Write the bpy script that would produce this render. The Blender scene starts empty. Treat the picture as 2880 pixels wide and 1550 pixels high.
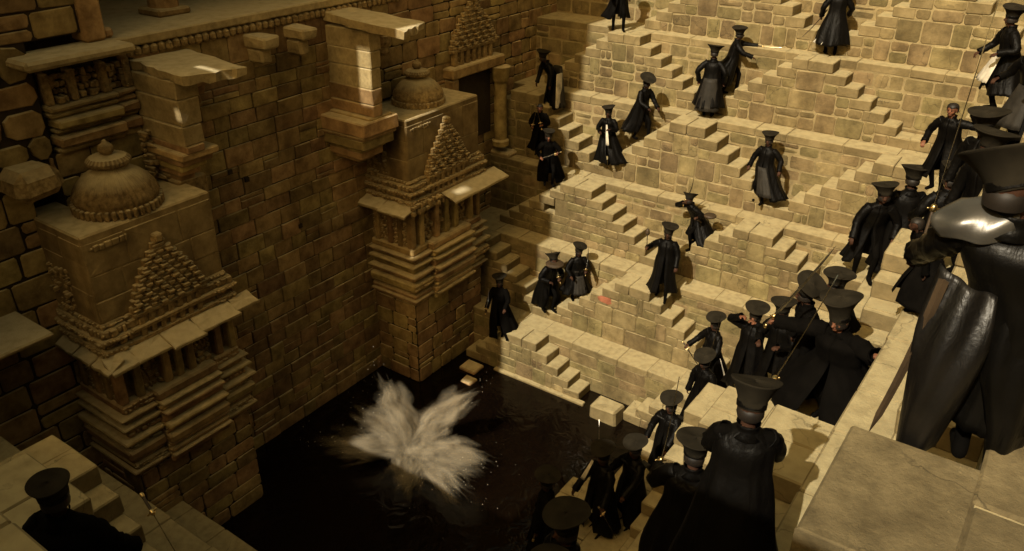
import bpy, bmesh, math, random
from mathutils import Vector, Matrix, Quaternion, noise
R = random.Random(7)
rad = math.radians
PI = math.pi
scene = bpy.context.scene
COL = scene.collection

# ---------------------------------------------------------------- camera, sky, sun
CAMZ = 13.7
cam = bpy.data.cameras.new('camera'); cam_o = bpy.data.objects.new('camera', cam); COL.objects.link(cam_o)
yaw, pitch, roll, F = 0.612476805, 0.488566969, 0.00614000828, 2337.03604
fw = Vector((-math.sin(yaw)*math.cos(pitch), math.cos(yaw)*math.cos(pitch), -math.sin(pitch)))
rt = Vector((math.cos(yaw), math.sin(yaw), 0)); up = rt.cross(fw)
rt2 = rt*math.cos(roll)+up*math.sin(roll); up2 = -rt*math.sin(roll)+up*math.cos(roll)
m = Matrix.Identity(4)
for i in range(3):
    m[i][0] = rt2[i]; m[i][1] = up2[i]; m[i][2] = -fw[i]
m[2][3] = CAMZ
cam_o.matrix_world = m
cam.sensor_width = 36; cam.lens = F/2880*36; cam.clip_start = .05; cam.clip_end = 600
scene.camera = cam_o

SUN_EL = rad(41.5); SUN_DIR = Vector((0.015, 1, -math.tan(SUN_EL))).normalized()   # the way the light travels
w = bpy.data.worlds.new('World'); scene.world = w; w.use_nodes = True
nt = w.node_tree; bg = nt.nodes['Background']; bg.inputs[1].default_value = 0.086
sky = nt.nodes.new('ShaderNodeTexSky'); sky.sky_type = 'NISHITA'; sky.sun_disc = False
sky.sun_elevation = SUN_EL; sky.sun_rotation = rad(180); sky.dust_density = 5; sky.air_density = 1.0
warm = nt.nodes.new('ShaderNodeMixRGB'); warm.blend_type = 'MULTIPLY'; warm.inputs[0].default_value = 1
warm.inputs[2].default_value = (1.5, 1.12, .46, 1)
nt.links.new(sky.outputs[0], warm.inputs[1]); nt.links.new(warm.outputs[0], bg.inputs[0])
sl = bpy.data.lights.new('sun', 'SUN'); sl.energy = 4.3; sl.angle = rad(.5); sl.color = (1, .915, .73)
so = bpy.data.objects.new('sun', sl); COL.objects.link(so)
so.rotation_mode = 'QUATERNION'; so.rotation_quaternion = SUN_DIR.to_track_quat('-Z', 'Y')
vs = scene.view_settings; vs.view_transform = 'Standard'; vs.look = 'None'; vs.exposure = .3; vs.gamma = 1
scene.cycles.transparent_max_bounces = 40
scene.cycles.max_bounces = 6; scene.cycles.diffuse_bounces = 2

# ---------------------------------------------------------------- materials
def mat(name, c1, c2, rough=.9, nscale=3.0, var=.35, bump=.25, dust_light=None, hue=.0, spec=.3, streak=0, stain=None, crack=0, cw=.012, cd=.45):
    """stone-like material: two colours by noise, value varied per object, upward faces paler: dusty, plus painted sky light on palace stone"""
    M = bpy.data.materials.new(name); M.use_nodes = True; N = M.node_tree.nodes; L = M.node_tree.links
    b = N['Principled BSDF']; b.inputs['Roughness'].default_value = rough; b.inputs['Specular IOR Level'].default_value = spec
    geo = N.new('ShaderNodeNewGeometry'); oi = N.new('ShaderNodeObjectInfo')
    n1 = N.new('ShaderNodeTexNoise'); n1.inputs['Scale'].default_value = nscale; n1.inputs['Detail'].default_value = 8; n1.inputs['Roughness'].default_value = .65
    L.new(geo.outputs['Position'], n1.inputs['Vector'])
    cr = N.new('ShaderNodeValToRGB'); cr.color_ramp.elements[0].position = .34; cr.color_ramp.elements[1].position = .66
    cr.color_ramp.elements[0].color = (*c1, 1); cr.color_ramp.elements[1].color = (*c2, 1)
    L.new(n1.outputs['Fac'], cr.inputs[0]); col = cr.outputs[0]
    hsv = N.new('ShaderNodeHueSaturation')
    mr = N.new('ShaderNodeMapRange'); mr.inputs[3].default_value = 1-var; mr.inputs[4].default_value = 1+var
    L.new(oi.outputs['Random'], mr.inputs[0]); L.new(mr.outputs[0], hsv.inputs['Value']); L.new(col, hsv.inputs['Color'])
    if hue:
        mh = N.new('ShaderNodeMath'); mh.operation = 'MULTIPLY'; mh.inputs[1].default_value = 7.31; L.new(oi.outputs['Random'], mh.inputs[0])
        mf = N.new('ShaderNodeMath'); mf.operation = 'FRACT'; L.new(mh.outputs[0], mf.inputs[0])
        m2 = N.new('ShaderNodeMapRange'); m2.inputs[3].default_value = .5-hue; m2.inputs[4].default_value = .5+hue
        L.new(mf.outputs[0], m2.inputs[0]); L.new(m2.outputs[0], hsv.inputs['Hue'])
    col = hsv.outputs[0]
    # large soft stains
    n2 = N.new('ShaderNodeTexNoise'); n2.inputs['Scale'].default_value = .55; n2.inputs['Detail'].default_value = 5
    if streak:
        mp = N.new('ShaderNodeMapping'); mp.inputs['Scale'].default_value = (streak, streak, .35)
        L.new(geo.outputs['Position'], mp.inputs[0]); L.new(mp.outputs[0], n2.inputs['Vector'])
    else: L.new(geo.outputs['Position'], n2.inputs['Vector'])
    r2 = N.new('ShaderNodeValToRGB'); r2.color_ramp.elements[0].position = .3; r2.color_ramp.elements[1].position = .7
    r2.color_ramp.elements[0].color = (.62, .58, .52, 1) if not stain else (*stain, 1); r2.color_ramp.elements[1].color = (1.12, 1.1, 1.05, 1)
    L.new(n2.outputs['Fac'], r2.inputs[0])
    mx = N.new('ShaderNodeMixRGB'); mx.blend_type = 'MULTIPLY'; mx.inputs[0].default_value = 1; L.new(col, mx.inputs[1]); L.new(r2.outputs[0], mx.inputs[2]); col = mx.outputs[0]
    if dust_light:
        sp = N.new('ShaderNodeSeparateXYZ'); L.new(geo.outputs['Normal'], sp.inputs[0])
        dr = N.new('ShaderNodeMapRange'); dr.inputs[1].default_value = .55; dr.inputs[2].default_value = .9; L.new(sp.outputs['Z'], dr.inputs[0])
        n3 = N.new('ShaderNodeTexNoise'); n3.inputs['Scale'].default_value = 6; n3.inputs['Detail'].default_value = 8; L.new(geo.outputs['Position'], n3.inputs['Vector'])
        d3 = N.new('ShaderNodeMapRange'); d3.inputs[1].default_value = .25; d3.inputs[2].default_value = .6; d3.inputs[3].default_value = .5; L.new(n3.outputs['Fac'], d3.inputs[0])
        mm = N.new('ShaderNodeMath'); mm.operation = 'MULTIPLY'; L.new(dr.outputs[0], mm.inputs[0]); L.new(d3.outputs[0], mm.inputs[1])
        md = N.new('ShaderNodeMixRGB'); md.inputs[2].default_value = (*dust_light, 1); L.new(mm.outputs[0], md.inputs[0]); L.new(col, md.inputs[1]); col = md.outputs[0]
    hgt = None
    if crack:
        nd = N.new('ShaderNodeTexNoise'); nd.inputs['Scale'].default_value = 2.5; nd.inputs['Detail'].default_value = 6; L.new(geo.outputs['Position'], nd.inputs['Vector'])
        va = N.new('ShaderNodeVectorMath'); va.operation = 'MULTIPLY_ADD'; va.inputs[1].default_value = (.5, .5, .5); L.new(nd.outputs['Color'], va.inputs[0]); L.new(geo.outputs['Position'], va.inputs[2])
        vo = N.new('ShaderNodeTexVoronoi'); vo.feature = 'DISTANCE_TO_EDGE'; vo.inputs['Scale'].default_value = crack; L.new(va.outputs[0], vo.inputs['Vector'])
        vr = N.new('ShaderNodeMapRange'); vr.inputs[1].default_value = 0; vr.inputs[2].default_value = cw; vr.inputs[3].default_value = cd; vr.inputs[4].default_value = 1; L.new(vo.outputs['Distance'], vr.inputs[0])
        # cracks show only here and there
        nk_ = N.new('ShaderNodeTexNoise'); nk_.inputs['Scale'].default_value = .9; L.new(geo.outputs['Position'], nk_.inputs['Vector'])
        kr = N.new('ShaderNodeMapRange'); kr.inputs[1].default_value = .42; kr.inputs[2].default_value = .55; L.new(nk_.outputs['Fac'], kr.inputs[0])
        mxk = N.new('ShaderNodeMixRGB'); mxk.blend_type = 'MULTIPLY'; L.new(kr.outputs[0], mxk.inputs[0]); L.new(col, mxk.inputs[1]); L.new(vr.outputs[0], mxk.inputs[2]); col = mxk.outputs[0]
    L.new(col, b.inputs['Base Color'])
    nb = N.new('ShaderNodeTexNoise'); nb.inputs['Scale'].default_value = nscale*6; nb.inputs['Detail'].default_value = 9; nb.inputs['Roughness'].default_value = .7
    L.new(geo.outputs['Position'], nb.inputs['Vector'])
    bp = N.new('ShaderNodeBump'); bp.inputs['Strength'].default_value = bump; bp.inputs['Distance'].default_value = .04
    L.new(nb.outputs['Fac'], bp.inputs['Height']); L.new(bp.outputs[0], b.inputs['Normal'])
    return M
def plain(name, c, rough=.6, spec=.4, metal=0, bump=0, bscale=30, coat=0, var=0):
    M = bpy.data.materials.new(name); M.use_nodes = True; N = M.node_tree.nodes; L = M.node_tree.links; b = N['Principled BSDF']
    b.inputs['Roughness'].default_value = rough; b.inputs['Specular IOR Level'].default_value = spec; b.inputs['Metallic'].default_value = metal
    b.inputs['Coat Weight'].default_value = coat; b.inputs['Coat Roughness'].default_value = .25
    tc = N.new('ShaderNodeTexCoord'); n = N.new('ShaderNodeTexNoise'); n.inputs['Scale'].default_value = 5; n.inputs['Detail'].default_value = 6
    L.new(tc.outputs['Object'], n.inputs['Vector'])
    cr = N.new('ShaderNodeValToRGB'); k = .6; cr.color_ramp.elements[0].position = .3; cr.color_ramp.elements[1].position = .7
    cr.color_ramp.elements[0].color = (c[0]*k, c[1]*k, c[2]*k, 1); cr.color_ramp.elements[1].color = (c[0]*1.35, c[1]*1.35, c[2]*1.35, 1)
    L.new(n.outputs['Fac'], cr.inputs[0]); L.new(cr.outputs[0], b.inputs['Base Color'])
    if bump:
        nb = N.new('ShaderNodeTexNoise'); nb.inputs['Scale'].default_value = bscale; nb.inputs['Detail'].default_value = 5
        L.new(tc.outputs['Object'], nb.inputs['Vector'])
        bp = N.new('ShaderNodeBump'); bp.inputs['Strength'].default_value = bump; bp.inputs['Distance'].default_value = .02
        L.new(nb.outputs['Fac'], bp.inputs['Height']); L.new(bp.outputs[0], b.inputs['Normal'])
    return M
DUST = (.40, .328, .178)
M_STONE = mat('terrace stone', (.125, .095, .043), (.25, .195, .096), var=.2, dust_light=DUST, hue=.014, bump=.5, streak=2.5, crack=1.1, cw=.01)
M_TREAD = mat('worn tread stone', (.15, .115, .053), (.25, .195, .1), var=.12, dust_light=DUST, bump=.4, crack=.8, cw=.008, cd=.55)
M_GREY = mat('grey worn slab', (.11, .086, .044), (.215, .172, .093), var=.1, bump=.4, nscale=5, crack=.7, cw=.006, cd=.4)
M_MORT = mat('pale mortar', (.245, .194, .1), (.335, .27, .145), var=.05, dust_light=DUST, bump=.5, nscale=6)
M_MORT2 = mat('tan mortar', (.14, .108, .05), (.225, .177, .088), var=.05, dust_light=DUST, bump=.5, nscale=6)
M_PAL = mat('palace sandstone', (.19, .122, .050), (.45, .315, .14), var=.32, dust_light=(.60, .49, .28), hue=.02, bump=.5, streak=1.6)  # pale tops: dusty stone with sky light painted in
M_PALJ = mat('dark palace joint and hole shade', (.03, .02, .01), (.05, .034, .016), var=.05, bump=.4)
M_CARV = mat('carved sandstone', (.17, .11, .046), (.50, .36, .165), var=.12, dust_light=(.60, .49, .28), bump=.6, nscale=9)
M_SLAB = mat('pale slab', (.32, .245, .12), (.52, .41, .22), var=.1, dust_light=(.62, .53, .34), bump=.5, nscale=7)
def leather(name, c, rough, spec, bump):
    M = plain(name, c, rough=rough, spec=spec); N = M.node_tree.nodes; L = M.node_tree.links
    tc = N.new('ShaderNodeTexCoord'); mp = N.new('ShaderNodeMapping'); mp.inputs['Scale'].default_value = (9, 9, 1.6)
    n = N.new('ShaderNodeTexNoise'); n.inputs['Scale'].default_value = 1.0; n.inputs['Detail'].default_value = 5; n.inputs['Distortion'].default_value = 1.2
    n2 = N.new('ShaderNodeTexNoise'); n2.inputs['Scale'].default_value = 26; n2.inputs['Detail'].default_value = 6
    ad = N.new('ShaderNodeMath'); ad.operation = 'MULTIPLY_ADD'; ad.inputs[1].default_value = .25
    bp = N.new('ShaderNodeBump'); bp.inputs['Strength'].default_value = bump; bp.inputs['Distance'].default_value = .06
    L.new(tc.outputs['Object'], mp.inputs[0]); L.new(mp.outputs[0], n.inputs['Vector']); L.new(tc.outputs['Object'], n2.inputs['Vector'])
    L.new(n2.outputs['Fac'], ad.inputs[0]); L.new(n.outputs['Fac'], ad.inputs[2]); L.new(ad.outputs[0], bp.inputs['Height']); L.new(bp.outputs[0], N['Principled BSDF'].inputs['Normal'])
    return M
M_LEATH = leather('black leather', (.003, .0025, .002), .5, .1, .3)
M_SMOOTH = leather('smooth black leather', (.003, .0026, .002), .38, .2, .2)
M_SHEEN = leather('sheened leather', (.006, .005, .004), .42, .4, .25)
M_CLOTH = plain('black cloth', (.003, .0025, .002), rough=.9, spec=.04, bump=.2)
M_HAT = plain('dusty black felt', (.02, .0165, .011), rough=.95, spec=.05)
M_BOOT = plain('black boot', (.004, .003, .0025), rough=.5, spec=.2)
M_SKIN = plain('skin', (.17, .068, .034), rough=.6, spec=.25)
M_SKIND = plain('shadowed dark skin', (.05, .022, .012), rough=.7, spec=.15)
M_EYE = plain('eye shadow', (.02, .012, .008), rough=.3)
M_LIP = plain('lip', (.2, .07, .05), rough=.5)
M_HAIR = plain('dark hair', (.012, .008, .005), rough=.6)
M_STEEL = plain('steel', (.62, .58, .5), rough=.25, metal=1)
M_BRASS = plain('brass', (.75, .55, .25), rough=.3, metal=1)
M_SILK = plain('grey silk', (.022, .019, .015), rough=.6, spec=.15, bump=.2, bscale=14)
M_WHITE = plain('white cloth', (.5, .45, .36), rough=.8, spec=.2)
M_WOOD = plain('brown scabbard', (.05, .032, .017), rough=.55, spec=.4)
M_GLEAM = leather('painted leather highlight', (.07, .064, .053), .34, .9, .06); M_GLEAM.node_tree.nodes['Principled BSDF'].inputs['Metallic'].default_value = .3  # silvery base colour stands for a highlight on black leather
M_RED = plain('faded red paint', (.27, .10, .055), rough=.9, spec=.1, bump=.3)

# ---------------------------------------------------------------- helpers
def tag(o, label=None, cat=None, group=None, kind=None):
    if label: o['label'] = label
    if cat: o['category'] = cat
    if group: o['group'] = group
    if kind: o['kind'] = kind
    return o
def mesh(name, V, Fc, mt, parent=None, smooth=False, mats=None, fm=None):
    me = bpy.data.meshes.new(name); me.from_pydata([tuple(v) for v in V], [], Fc)
    for mm in (mats or [mt]): me.materials.append(mm)
    if fm: me.polygons.foreach_set('material_index', fm)
    if smooth: me.polygons.foreach_set('use_smooth', [True]*len(me.polygons))
    o = bpy.data.objects.new(name, me); COL.objects.link(o)
    if parent: o.parent = parent
    return o
def empty(name, label, cat, group=None, kind=None, loc=(0, 0, 0)):
    o = bpy.data.objects.new(name, None); COL.objects.link(o); o.location = loc; o.empty_display_size = .2
    return tag(o, label, cat, group, kind)
class MB:
    def __init__(s): s.V = []; s.F = []
    def add(s, V, Fc):
        n = len(s.V); s.V += V; s.F += [tuple(i+n for i in f) for f in Fc]
    def build(s, name, mt, parent=None, smooth=False): return mesh(name, s.V, s.F, mt, parent, smooth)
def mB(u, v, z): return (u, v, z)          # far stepped wall, faces -Y
def mA(u, v, z): return (-v, u, z)         # palace wall, faces +X
def mC(u, v, z): return (v, -u, z)         # right terrace, faces -X  (u = -Y)
def mD(u, v, z): return (-u, -v, z)        # near terrace, faces +Y   (u = -X, v = -Y)
def rblock(u0, u1, v0, v1, z0, z1, T=mB, c=.012, j=.006):
    """chamfered, slightly uneven block: 24 vertices"""
    c = min(c, (u1-u0)*.3, (z1-z0)*.3, (v1-v0)*.3)
    P = {}; V = []
    for a in (0, 1):
        for b in (0, 1):
            for d in (0, 1):
                ju, jv, jz = (R.uniform(-j, j) for _ in range(3))
                U = (u0, u1)[a]+ju; W = (v0, v1)[b]+jv; Z = (z0, z1)[d]+jz
                su, sv, sz = (1, -1)[a]*c, (1, -1)[b]*c, (1, -1)[d]*c
                P[a, b, d] = len(V)
                V += [T(U, W+sv, Z+sz), T(U+su, W, Z+sz), T(U+su, W+sv, Z)]
    k = lambda a, b, d, i: P[a, b, d]+i
    Fc = [(k(0,0,0,0), k(0,0,1,0), k(0,1,1,0), k(0,1,0,0)), (k(1,0,0,0), k(1,1,0,0), k(1,1,1,0), k(1,0,1,0)),
          (k(0,0,0,1), k(1,0,0,1), k(1,0,1,1), k(0,0,1,1)), (k(0,1,0,1), k(0,1,1,1), k(1,1,1,1), k(1,1,0,1)),
          (k(0,0,0,2), k(0,1,0,2), k(1,1,0,2), k(1,0,0,2)), (k(0,0,1,2), k(1,0,1,2), k(1,1,1,2), k(0,1,1,2))]
    Fc += [(k(0,0,0,1), k(0,0,1,1), k(0,0,1,0), k(0,0,0,0)), (k(1,0,0,0), k(1,0,1,0), k(1,0,1,1), k(1,0,0,1)),
           (k(0,1,0,0), k(0,1,1,0), k(0,1,1,1), k(0,1,0,1)), (k(1,1,0,1), k(1,1,1,1), k(1,1,1,0), k(1,1,0,0)),
           (k(0,0,1,1), k(1,0,1,1), k(1,0,1,2), k(0,0,1,2)), (k(0,0,0,2), k(1,0,0,2), k(1,0,0,1), k(0,0,0,1)),
           (k(0,1,1,2), k(1,1,1,2), k(1,1,1,1), k(0,1,1,1)), (k(0,1,0,1), k(1,1,0,1), k(1,1,0,2), k(0,1,0,2)),
           (k(0,0,1,0), k(0,0,1,2), k(0,1,1,2), k(0,1,1,0)), (k(0,0,0,0), k(0,1,0,0), k(0,1,0,2), k(0,0,0,2)),
           (k(1,0,1,2), k(1,0,1,0), k(1,1,1,0), k(1,1,1,2)), (k(1,0,0,2), k(1,1,0,2), k(1,1,0,0), k(1,0,0,0))]
    for a in (0, 1):
        for b in (0, 1):
            for d in (0, 1):
                t = (k(a,b,d,0), k(a,b,d,1), k(a,b,d,2))
                Fc.append(t if (a+b+d) % 2 == 0 else t[::-1])
    return V, Fc
def box(u0, u1, v0, v1, z0, z1, T=mB):
    V = [T(u, v, z) for u in (u0, u1) for v in (v0, v1) for z in (z0, z1)]
    return V, [(0,1,3,2), (4,6,7,5), (0,4,5,1), (2,3,7,6), (0,2,6,4), (1,5,7,3)]
def stone8(u0, u1, z0, z1, v, T, proud=.02, depth=.1, cut=.04, j=.012, inset=.014):
    """rough walling stone: jittered eight-sided outline, domed front"""
    w_, h_ = u1-u0, z1-z0; cu = min(cut, w_*.25); cz = min(cut, h_*.25)
    base = [(u0+cu, z0), (u1-cu, z0), (u1, z0+cz), (u1, z1-cz), (u1-cu, z1), (u0+cu, z1), (u0, z1-cz), (u0, z0+cz)]
    pts = [(a+R.uniform(-j, j), b+R.uniform(-j, j)) for a, b in base]
    cx, cz_ = (u0+u1)/2, (z0+z1)/2
    fr = v-proud
    V = [T(a, v+depth, b) for a, b in pts]+[T(a, fr+inset, b) for a, b in pts]
    V += [T(a+(cx-a)*inset*2.2/max(w_, .1), fr+R.uniform(-.004, .004), b+(cz_-b)*inset*2.2/max(h_, .1)) for a, b in pts]
    V.append(T(cx+R.uniform(-.05, .05)*w_, fr-.006-R.uniform(0, .01), cz_))
    Fc = []
    for r in (0, 8):
        for i in range(8):
            k = (i+1) % 8; Fc.append((r+i, r+k, r+8+k, r+8+i))
    for i in range(8): Fc.append((16+i, 16+(i+1) % 8, 24))
    return V, Fc
def masonry(parent, T, v, u0, u1, z0, z1, mt, rowh=(.2, .34), sw=(.26, .6), gap=.028, proud=(.0, .02), depth=.1, cap=300,
            skip=None, cut=.045, j=.012, name='stone', sortkey=None, split=.12, zskew=0, state=None):
    """lay courses of individual stones; past the cap they are joined into one stuff part"""
    st = state if state is not None else {'n': 0, 'mb': MB()}
    z = z0; items = []
    while z < z1-.05:
        h = R.uniform(*rowh)
        if z1-(z+h) < rowh[0]*.6: h = z1-z
        u = u0-R.uniform(0, .2)
        while u < u1-.04:
            w_ = R.uniform(*sw)*(1.0 if h > .2 else .8)
            ua, ub = max(u, u0), min(u+w_, u1)
            if u1-ub < .12: ub = u1
            if ub-ua > .07:
                if R.random() < split and h > .26 and ub-ua > .2:
                    mid = z+h*R.uniform(.35, .65); items += [(ua, ub, z, mid), (ua, ub, mid, z+h)]
                else: items.append((ua, ub, z, z+h))
            u = ub if ub == u1 else u+w_
            if ub == u1: break
        z += h
    if sortkey: items.sort(key=sortkey)
    for (a, b, c, d) in items:
        if skip and skip(a, b, c, d): continue
        g = gap/2*R.uniform(.7, 1.3)
        if b-a-2*g < .05 or d-c-2*g < .04: continue
        V, Fc = stone8(a+g, b-g, c+g, d-g, v, T, proud=R.uniform(*proud), depth=depth, cut=cut, j=min(j, gap*.5))
        if st['n'] < cap: mesh(name, V, Fc, mt, parent); st['n'] += 1
        else: st['mb'].add(V, Fc)
    if state is None and st['mb'].V:
        tag(st['mb'].build(name+'_courses', mt, parent), kind='stuff')
    return st

# ---------------------------------------------------------------- the stepped tank
LV = [0, 1.32, 3.18, 4.93, 6.91, 8.70, 10.6, 12.4, 14.2]
FB = [None, 16.8, 18.2, 19.65, 20.9, 22.1, 23.2, 24.3, 25.4]
XC = [None, -6.2, -4.9, -3.5, -2.3, -1.1, .1, 1.3, 2.5]
YD = [None, 6.8, 5.4, 4.0, 2.8, 1.6, .4, -.8, -2.0]
TR = .355; PHW = .52
ordw = ['', 'lowest', 'second', 'third', 'fourth', 'fifth', 'sixth', 'seventh', 'eighth']
ground = mesh('water', [(-15, 5, 0), (-2, 5, 0), (-2, 18.5, 0), (-15, 18.5, 0)], [(0, 1, 2, 3)], M_STONE)
tag(ground, 'still black water at the bottom of the stepped tank', None, None, 'structure')
M_WAT = bpy.data.materials.new('dark water'); M_WAT.use_nodes = True
_b = M_WAT.node_tree.nodes['Principled BSDF']; _b.inputs['Base Color'].default_value = (.004, .0022, .0012, 1); _b.inputs['Roughness'].default_value = .1
_b.inputs['Specular IOR Level'].default_value = .28
_n = M_WAT.node_tree.nodes.new('ShaderNodeTexNoise'); _n.inputs['Scale'].default_value = 2.2; _n.inputs['Detail'].default_value = 4; _n.inputs['Distortion'].default_value = 1
_g = M_WAT.node_tree.nodes.new('ShaderNodeNewGeometry'); _p = M_WAT.node_tree.nodes.new('ShaderNodeBump'); _p.inputs['Strength'].default_value = .35; _p.inputs['Distance'].default_value = .1
M_WAT.node_tree.links.new(_g.outputs['Position'], _n.inputs['Vector']); M_WAT.node_tree.links.new(_n.outputs['Fac'], _p.inputs['Height']); M_WAT.node_tree.links.new(_p.outputs[0], _b.inputs['Normal'])
ground.data.materials[0] = M_WAT
gnd = mesh('ground', [(-300, -300, -.6), (300, -300, -.6), (300, 300, -.6), (-300, 300, -.6)], [(0, 1, 2, 3)], M_MORT2); tag(gnd, 'bed of the tank under the water', None, None, 'structure')

def terrace(T, k, F0, F1, ua, ub, sname, detail, mort, coping=True):
    """one tier: core with its face at v=F0 and its top at level k; facing stones and coping slabs are its parts"""
    t = empty('terrace_wall', '%s stepped wall tier, %s' % (ordw[k], sname), 'terrace wall', 'tiers of the ' + sname.split(',')[0])
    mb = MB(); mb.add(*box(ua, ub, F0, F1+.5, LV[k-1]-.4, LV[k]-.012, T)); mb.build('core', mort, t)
    if coping:
        u = ua
        while u < ub-.01:
            w_ = R.uniform(.7, 1.5); e = min(u+w_, ub)
            if ub-e < .4: e = ub
            dz = R.uniform(-.006, .006)
            V, Fc = rblock(u+.006, e-.006, F0-.015+R.uniform(-.015, .01), F1+.02, LV[k]-.2, LV[k]+.004+dz, T, c=.018, j=.008)
            mesh('coping_slab', V, Fc, M_TREAD, t); u = e
    z1 = LV[k]-.2 if coping else LV[k]
    if detail == 2:
        g = .04 if k >= 4 else (.028 if k == 3 else .016)
        masonry(t, T, F0, ua, ub, LV[k-1]+.0, z1, M_STONE, gap=g, proud=(.0, .018), sw=(.34, .78) if k >= 3 else (.5, 1.1),
                rowh=(.3, .46) if k >= 3 else (.3, .46), split=.14 if k >= 4 else .05)
    elif detail == 1:
        st = {'n': 999, 'mb': MB()}; masonry(t, T, F0, ua, ub, LV[k-1], z1, M_STONE, state=st, cap=0); tag(st['mb'].build('stones', M_STONE, t), kind='stuff')
    return t
def staircase(T, k, uc, F0, label, prot=.7, umin=-99, umax=99, detail=2, group='pyramid stairs of the stepped walls', niche=None):
    """double flight against the face of tier k: platform at its top, steps falling away on both sides"""
    n = 5 if k == 1 else 7; rise = (LV[k]-LV[k-1])/n
    t = empty('stone_staircase', label, 'stone stairs', group, loc=T(uc, F0, LV[k-1]))
    org = Vector(T(uc, F0, LV[k-1])); inv = lambda V: [tuple(Vector(p)-org) for p in V]
    def mk(name, VF, mt): return mesh(name, inv(VF[0]), VF[1], mt, t)
    vf = F0-prot
    gap = .032 if k >= 4 else .018
    core = MB(); prev = None
    for j in range(n):                       # j=0 lowest course
        z0 = LV[k-1]+j*rise; z1 = z0+rise
        hw = PHW+TR*(n-1-j)
        a, b = max(uc-hw, umin), min(uc+hw, umax)
        if b <= a: continue
        top = j == n-1
        if top:
            m_ = uc+R.uniform(-.12, .12) if not label.startswith('large grey') else b-.01
            for (p, q) in ((a, m_), (m_, b)): mk('platform_slab', rblock(p+.004, q-.004, vf-.012, F0-.004, z0+.006, z1+.006, T, c=.016, j=.008), M_TREAD)
            continue
        sw_ = TR+.16
        if uc-hw >= umin:
            mk('step', rblock(a, a+sw_, vf-.01, F0-.004, z0+.004, z1, T, c=.018, j=.012), M_TREAD); li = a+sw_
        else: li = a
        if uc+hw <= umax:
            mk('step', rblock(b-sw_, b, vf-.01, F0-.004, z0+.004, z1, T, c=.018, j=.012), M_TREAD); ri = b-sw_
        else: ri = b
        if detail and ri-li > .1:
            TL = lambda u, v, z: tuple(Vector(T(u, v, z))-org)
            sk = (lambda p, q, r, s_: niche and p < niche[1] and q > niche[0] and r < niche[3]-.02 and s_ > niche[2]+.02)
            if j % 2 == 0 and j+1 < n-1:        # two courses share tall stones where both are plain
                h2 = PHW+TR*(n-2-j); a2 = (uc-h2+sw_) if uc-h2 >= umin else max(uc-h2, umin); b2 = (uc+h2-sw_) if uc+h2 <= umax else min(uc+h2, umax)
                if b2-a2 > .3 and not niche:
                    prev = (a2, b2)
                    masonry(t, TL, vf, a2, b2, z0, z0+2*rise, M_STONE, rowh=(2*rise, 2*rise), sw=(.34, .75), gap=gap, proud=(0, .014), split=.45)
                    for p, q in ((li, a2), (b2, ri)):
                        if q-p > .08: masonry(t, TL, vf, p, q, z0, z1, M_STONE, rowh=(rise, rise), sw=(.3, .7), gap=gap, proud=(0, .014), split=0)
                else:
                    prev = None; masonry(t, TL, vf, li, ri, z0, z1, M_STONE, rowh=(rise, rise), sw=(.34, .8), gap=gap, proud=(0, .014), split=0, skip=sk)
            elif j % 2 == 1 and prev: pass
            else: masonry(t, TL, vf, li, ri, z0, z1, M_STONE, rowh=(rise, rise), sw=(.34, .8), gap=gap, proud=(0, .014), split=0, skip=sk)
        if niche and z0 < niche[3]-.02 and z1 > niche[2]+.02:
            core.add(*box(a+.05, niche[0], vf+.012, F0, z0, z1, T)); core.add(*box(niche[1], b-.05, vf+.012, F0, z0, z1, T)); core.add(*box(niche[0], niche[1], vf+.4, F0, z0, z1, T))
        else:
            core.add(*box(a+.05, b-.05, vf+.012, F0, z0, z1, T))
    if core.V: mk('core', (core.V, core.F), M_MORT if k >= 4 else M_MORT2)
    return t
# far wall
for k in range(1, 9):
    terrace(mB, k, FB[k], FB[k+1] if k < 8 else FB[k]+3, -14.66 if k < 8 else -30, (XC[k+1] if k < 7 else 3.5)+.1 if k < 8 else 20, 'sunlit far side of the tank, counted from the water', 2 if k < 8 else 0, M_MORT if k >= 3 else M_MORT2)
side = ['', 'just above the water', 'second row up', 'third row up', 'fourth row up', 'fifth row up', 'sixth row up', 'seventh row up']
def nicheof(k, a, b):
    n = 7; r = (LV[k]-LV[k-1])/n; return (a, b, LV[k-1]+3*r, LV[k-1]+5*r)
fl = [(1, -11.04, .65, 'five rough steps of the sunlit stair beside the palace bastion, ending in the black water'),
      (1, -5.80, .65, 'bottom stair of the far wall ending in a mossy block by the water'),
      (2, -13.70, .72, 'shaded stair low in the corner beside the palace bastion with worn treads'),
      (2, -8.42, .72, 'broad sunlit stair with a red paint patch on its left side, second row up'),
      (3, -11.07, .8, 'sunlit stair with a square niche under its left platform'),
      (3, -5.90, .8, 'sunlit stair right of the couple climbing, with white streaked stones at its top'),
      (4, -13.70, .8, 'half shaded stair in the corner below the leaning man, with three lit steps'),
      (4, -8.47, .8, 'stair with pale streaked front under the two men standing back to back'),
      (4, -3.20, .8, 'stair at the right corner of the far wall with small pointed treads'),
      (5, -11.22, .7, 'upper left stair below the man cut off by the top of the picture'),
      (5, -5.90, .6, 'upper right stair below the man in the long pale-lined coat'),
      (5, -.65, .6, 'topmost corner stair of the far wall hidden by the crowd'),
      (6, -8.50, .7, 'highest stair at the top edge, left of the man in the long pale-lined coat'),
      (6, -3.25, .7, 'highest stair at the top edge, right of the man in the long pale-lined coat')]
for k, c, pr, lab in fl:
    ni = (-12.1, -11.73, LV[2]+3.6*.25, LV[2]+5.15*.25) if lab.startswith('sunlit stair with a square niche') else None
    if ni: ni = nicheof(3, -12.12, -11.74)
    staircase(mB, k, c, FB[k], lab, pr, -14.6, XC[k]+.2 if k < 6 else 99, niche=ni)
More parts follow.
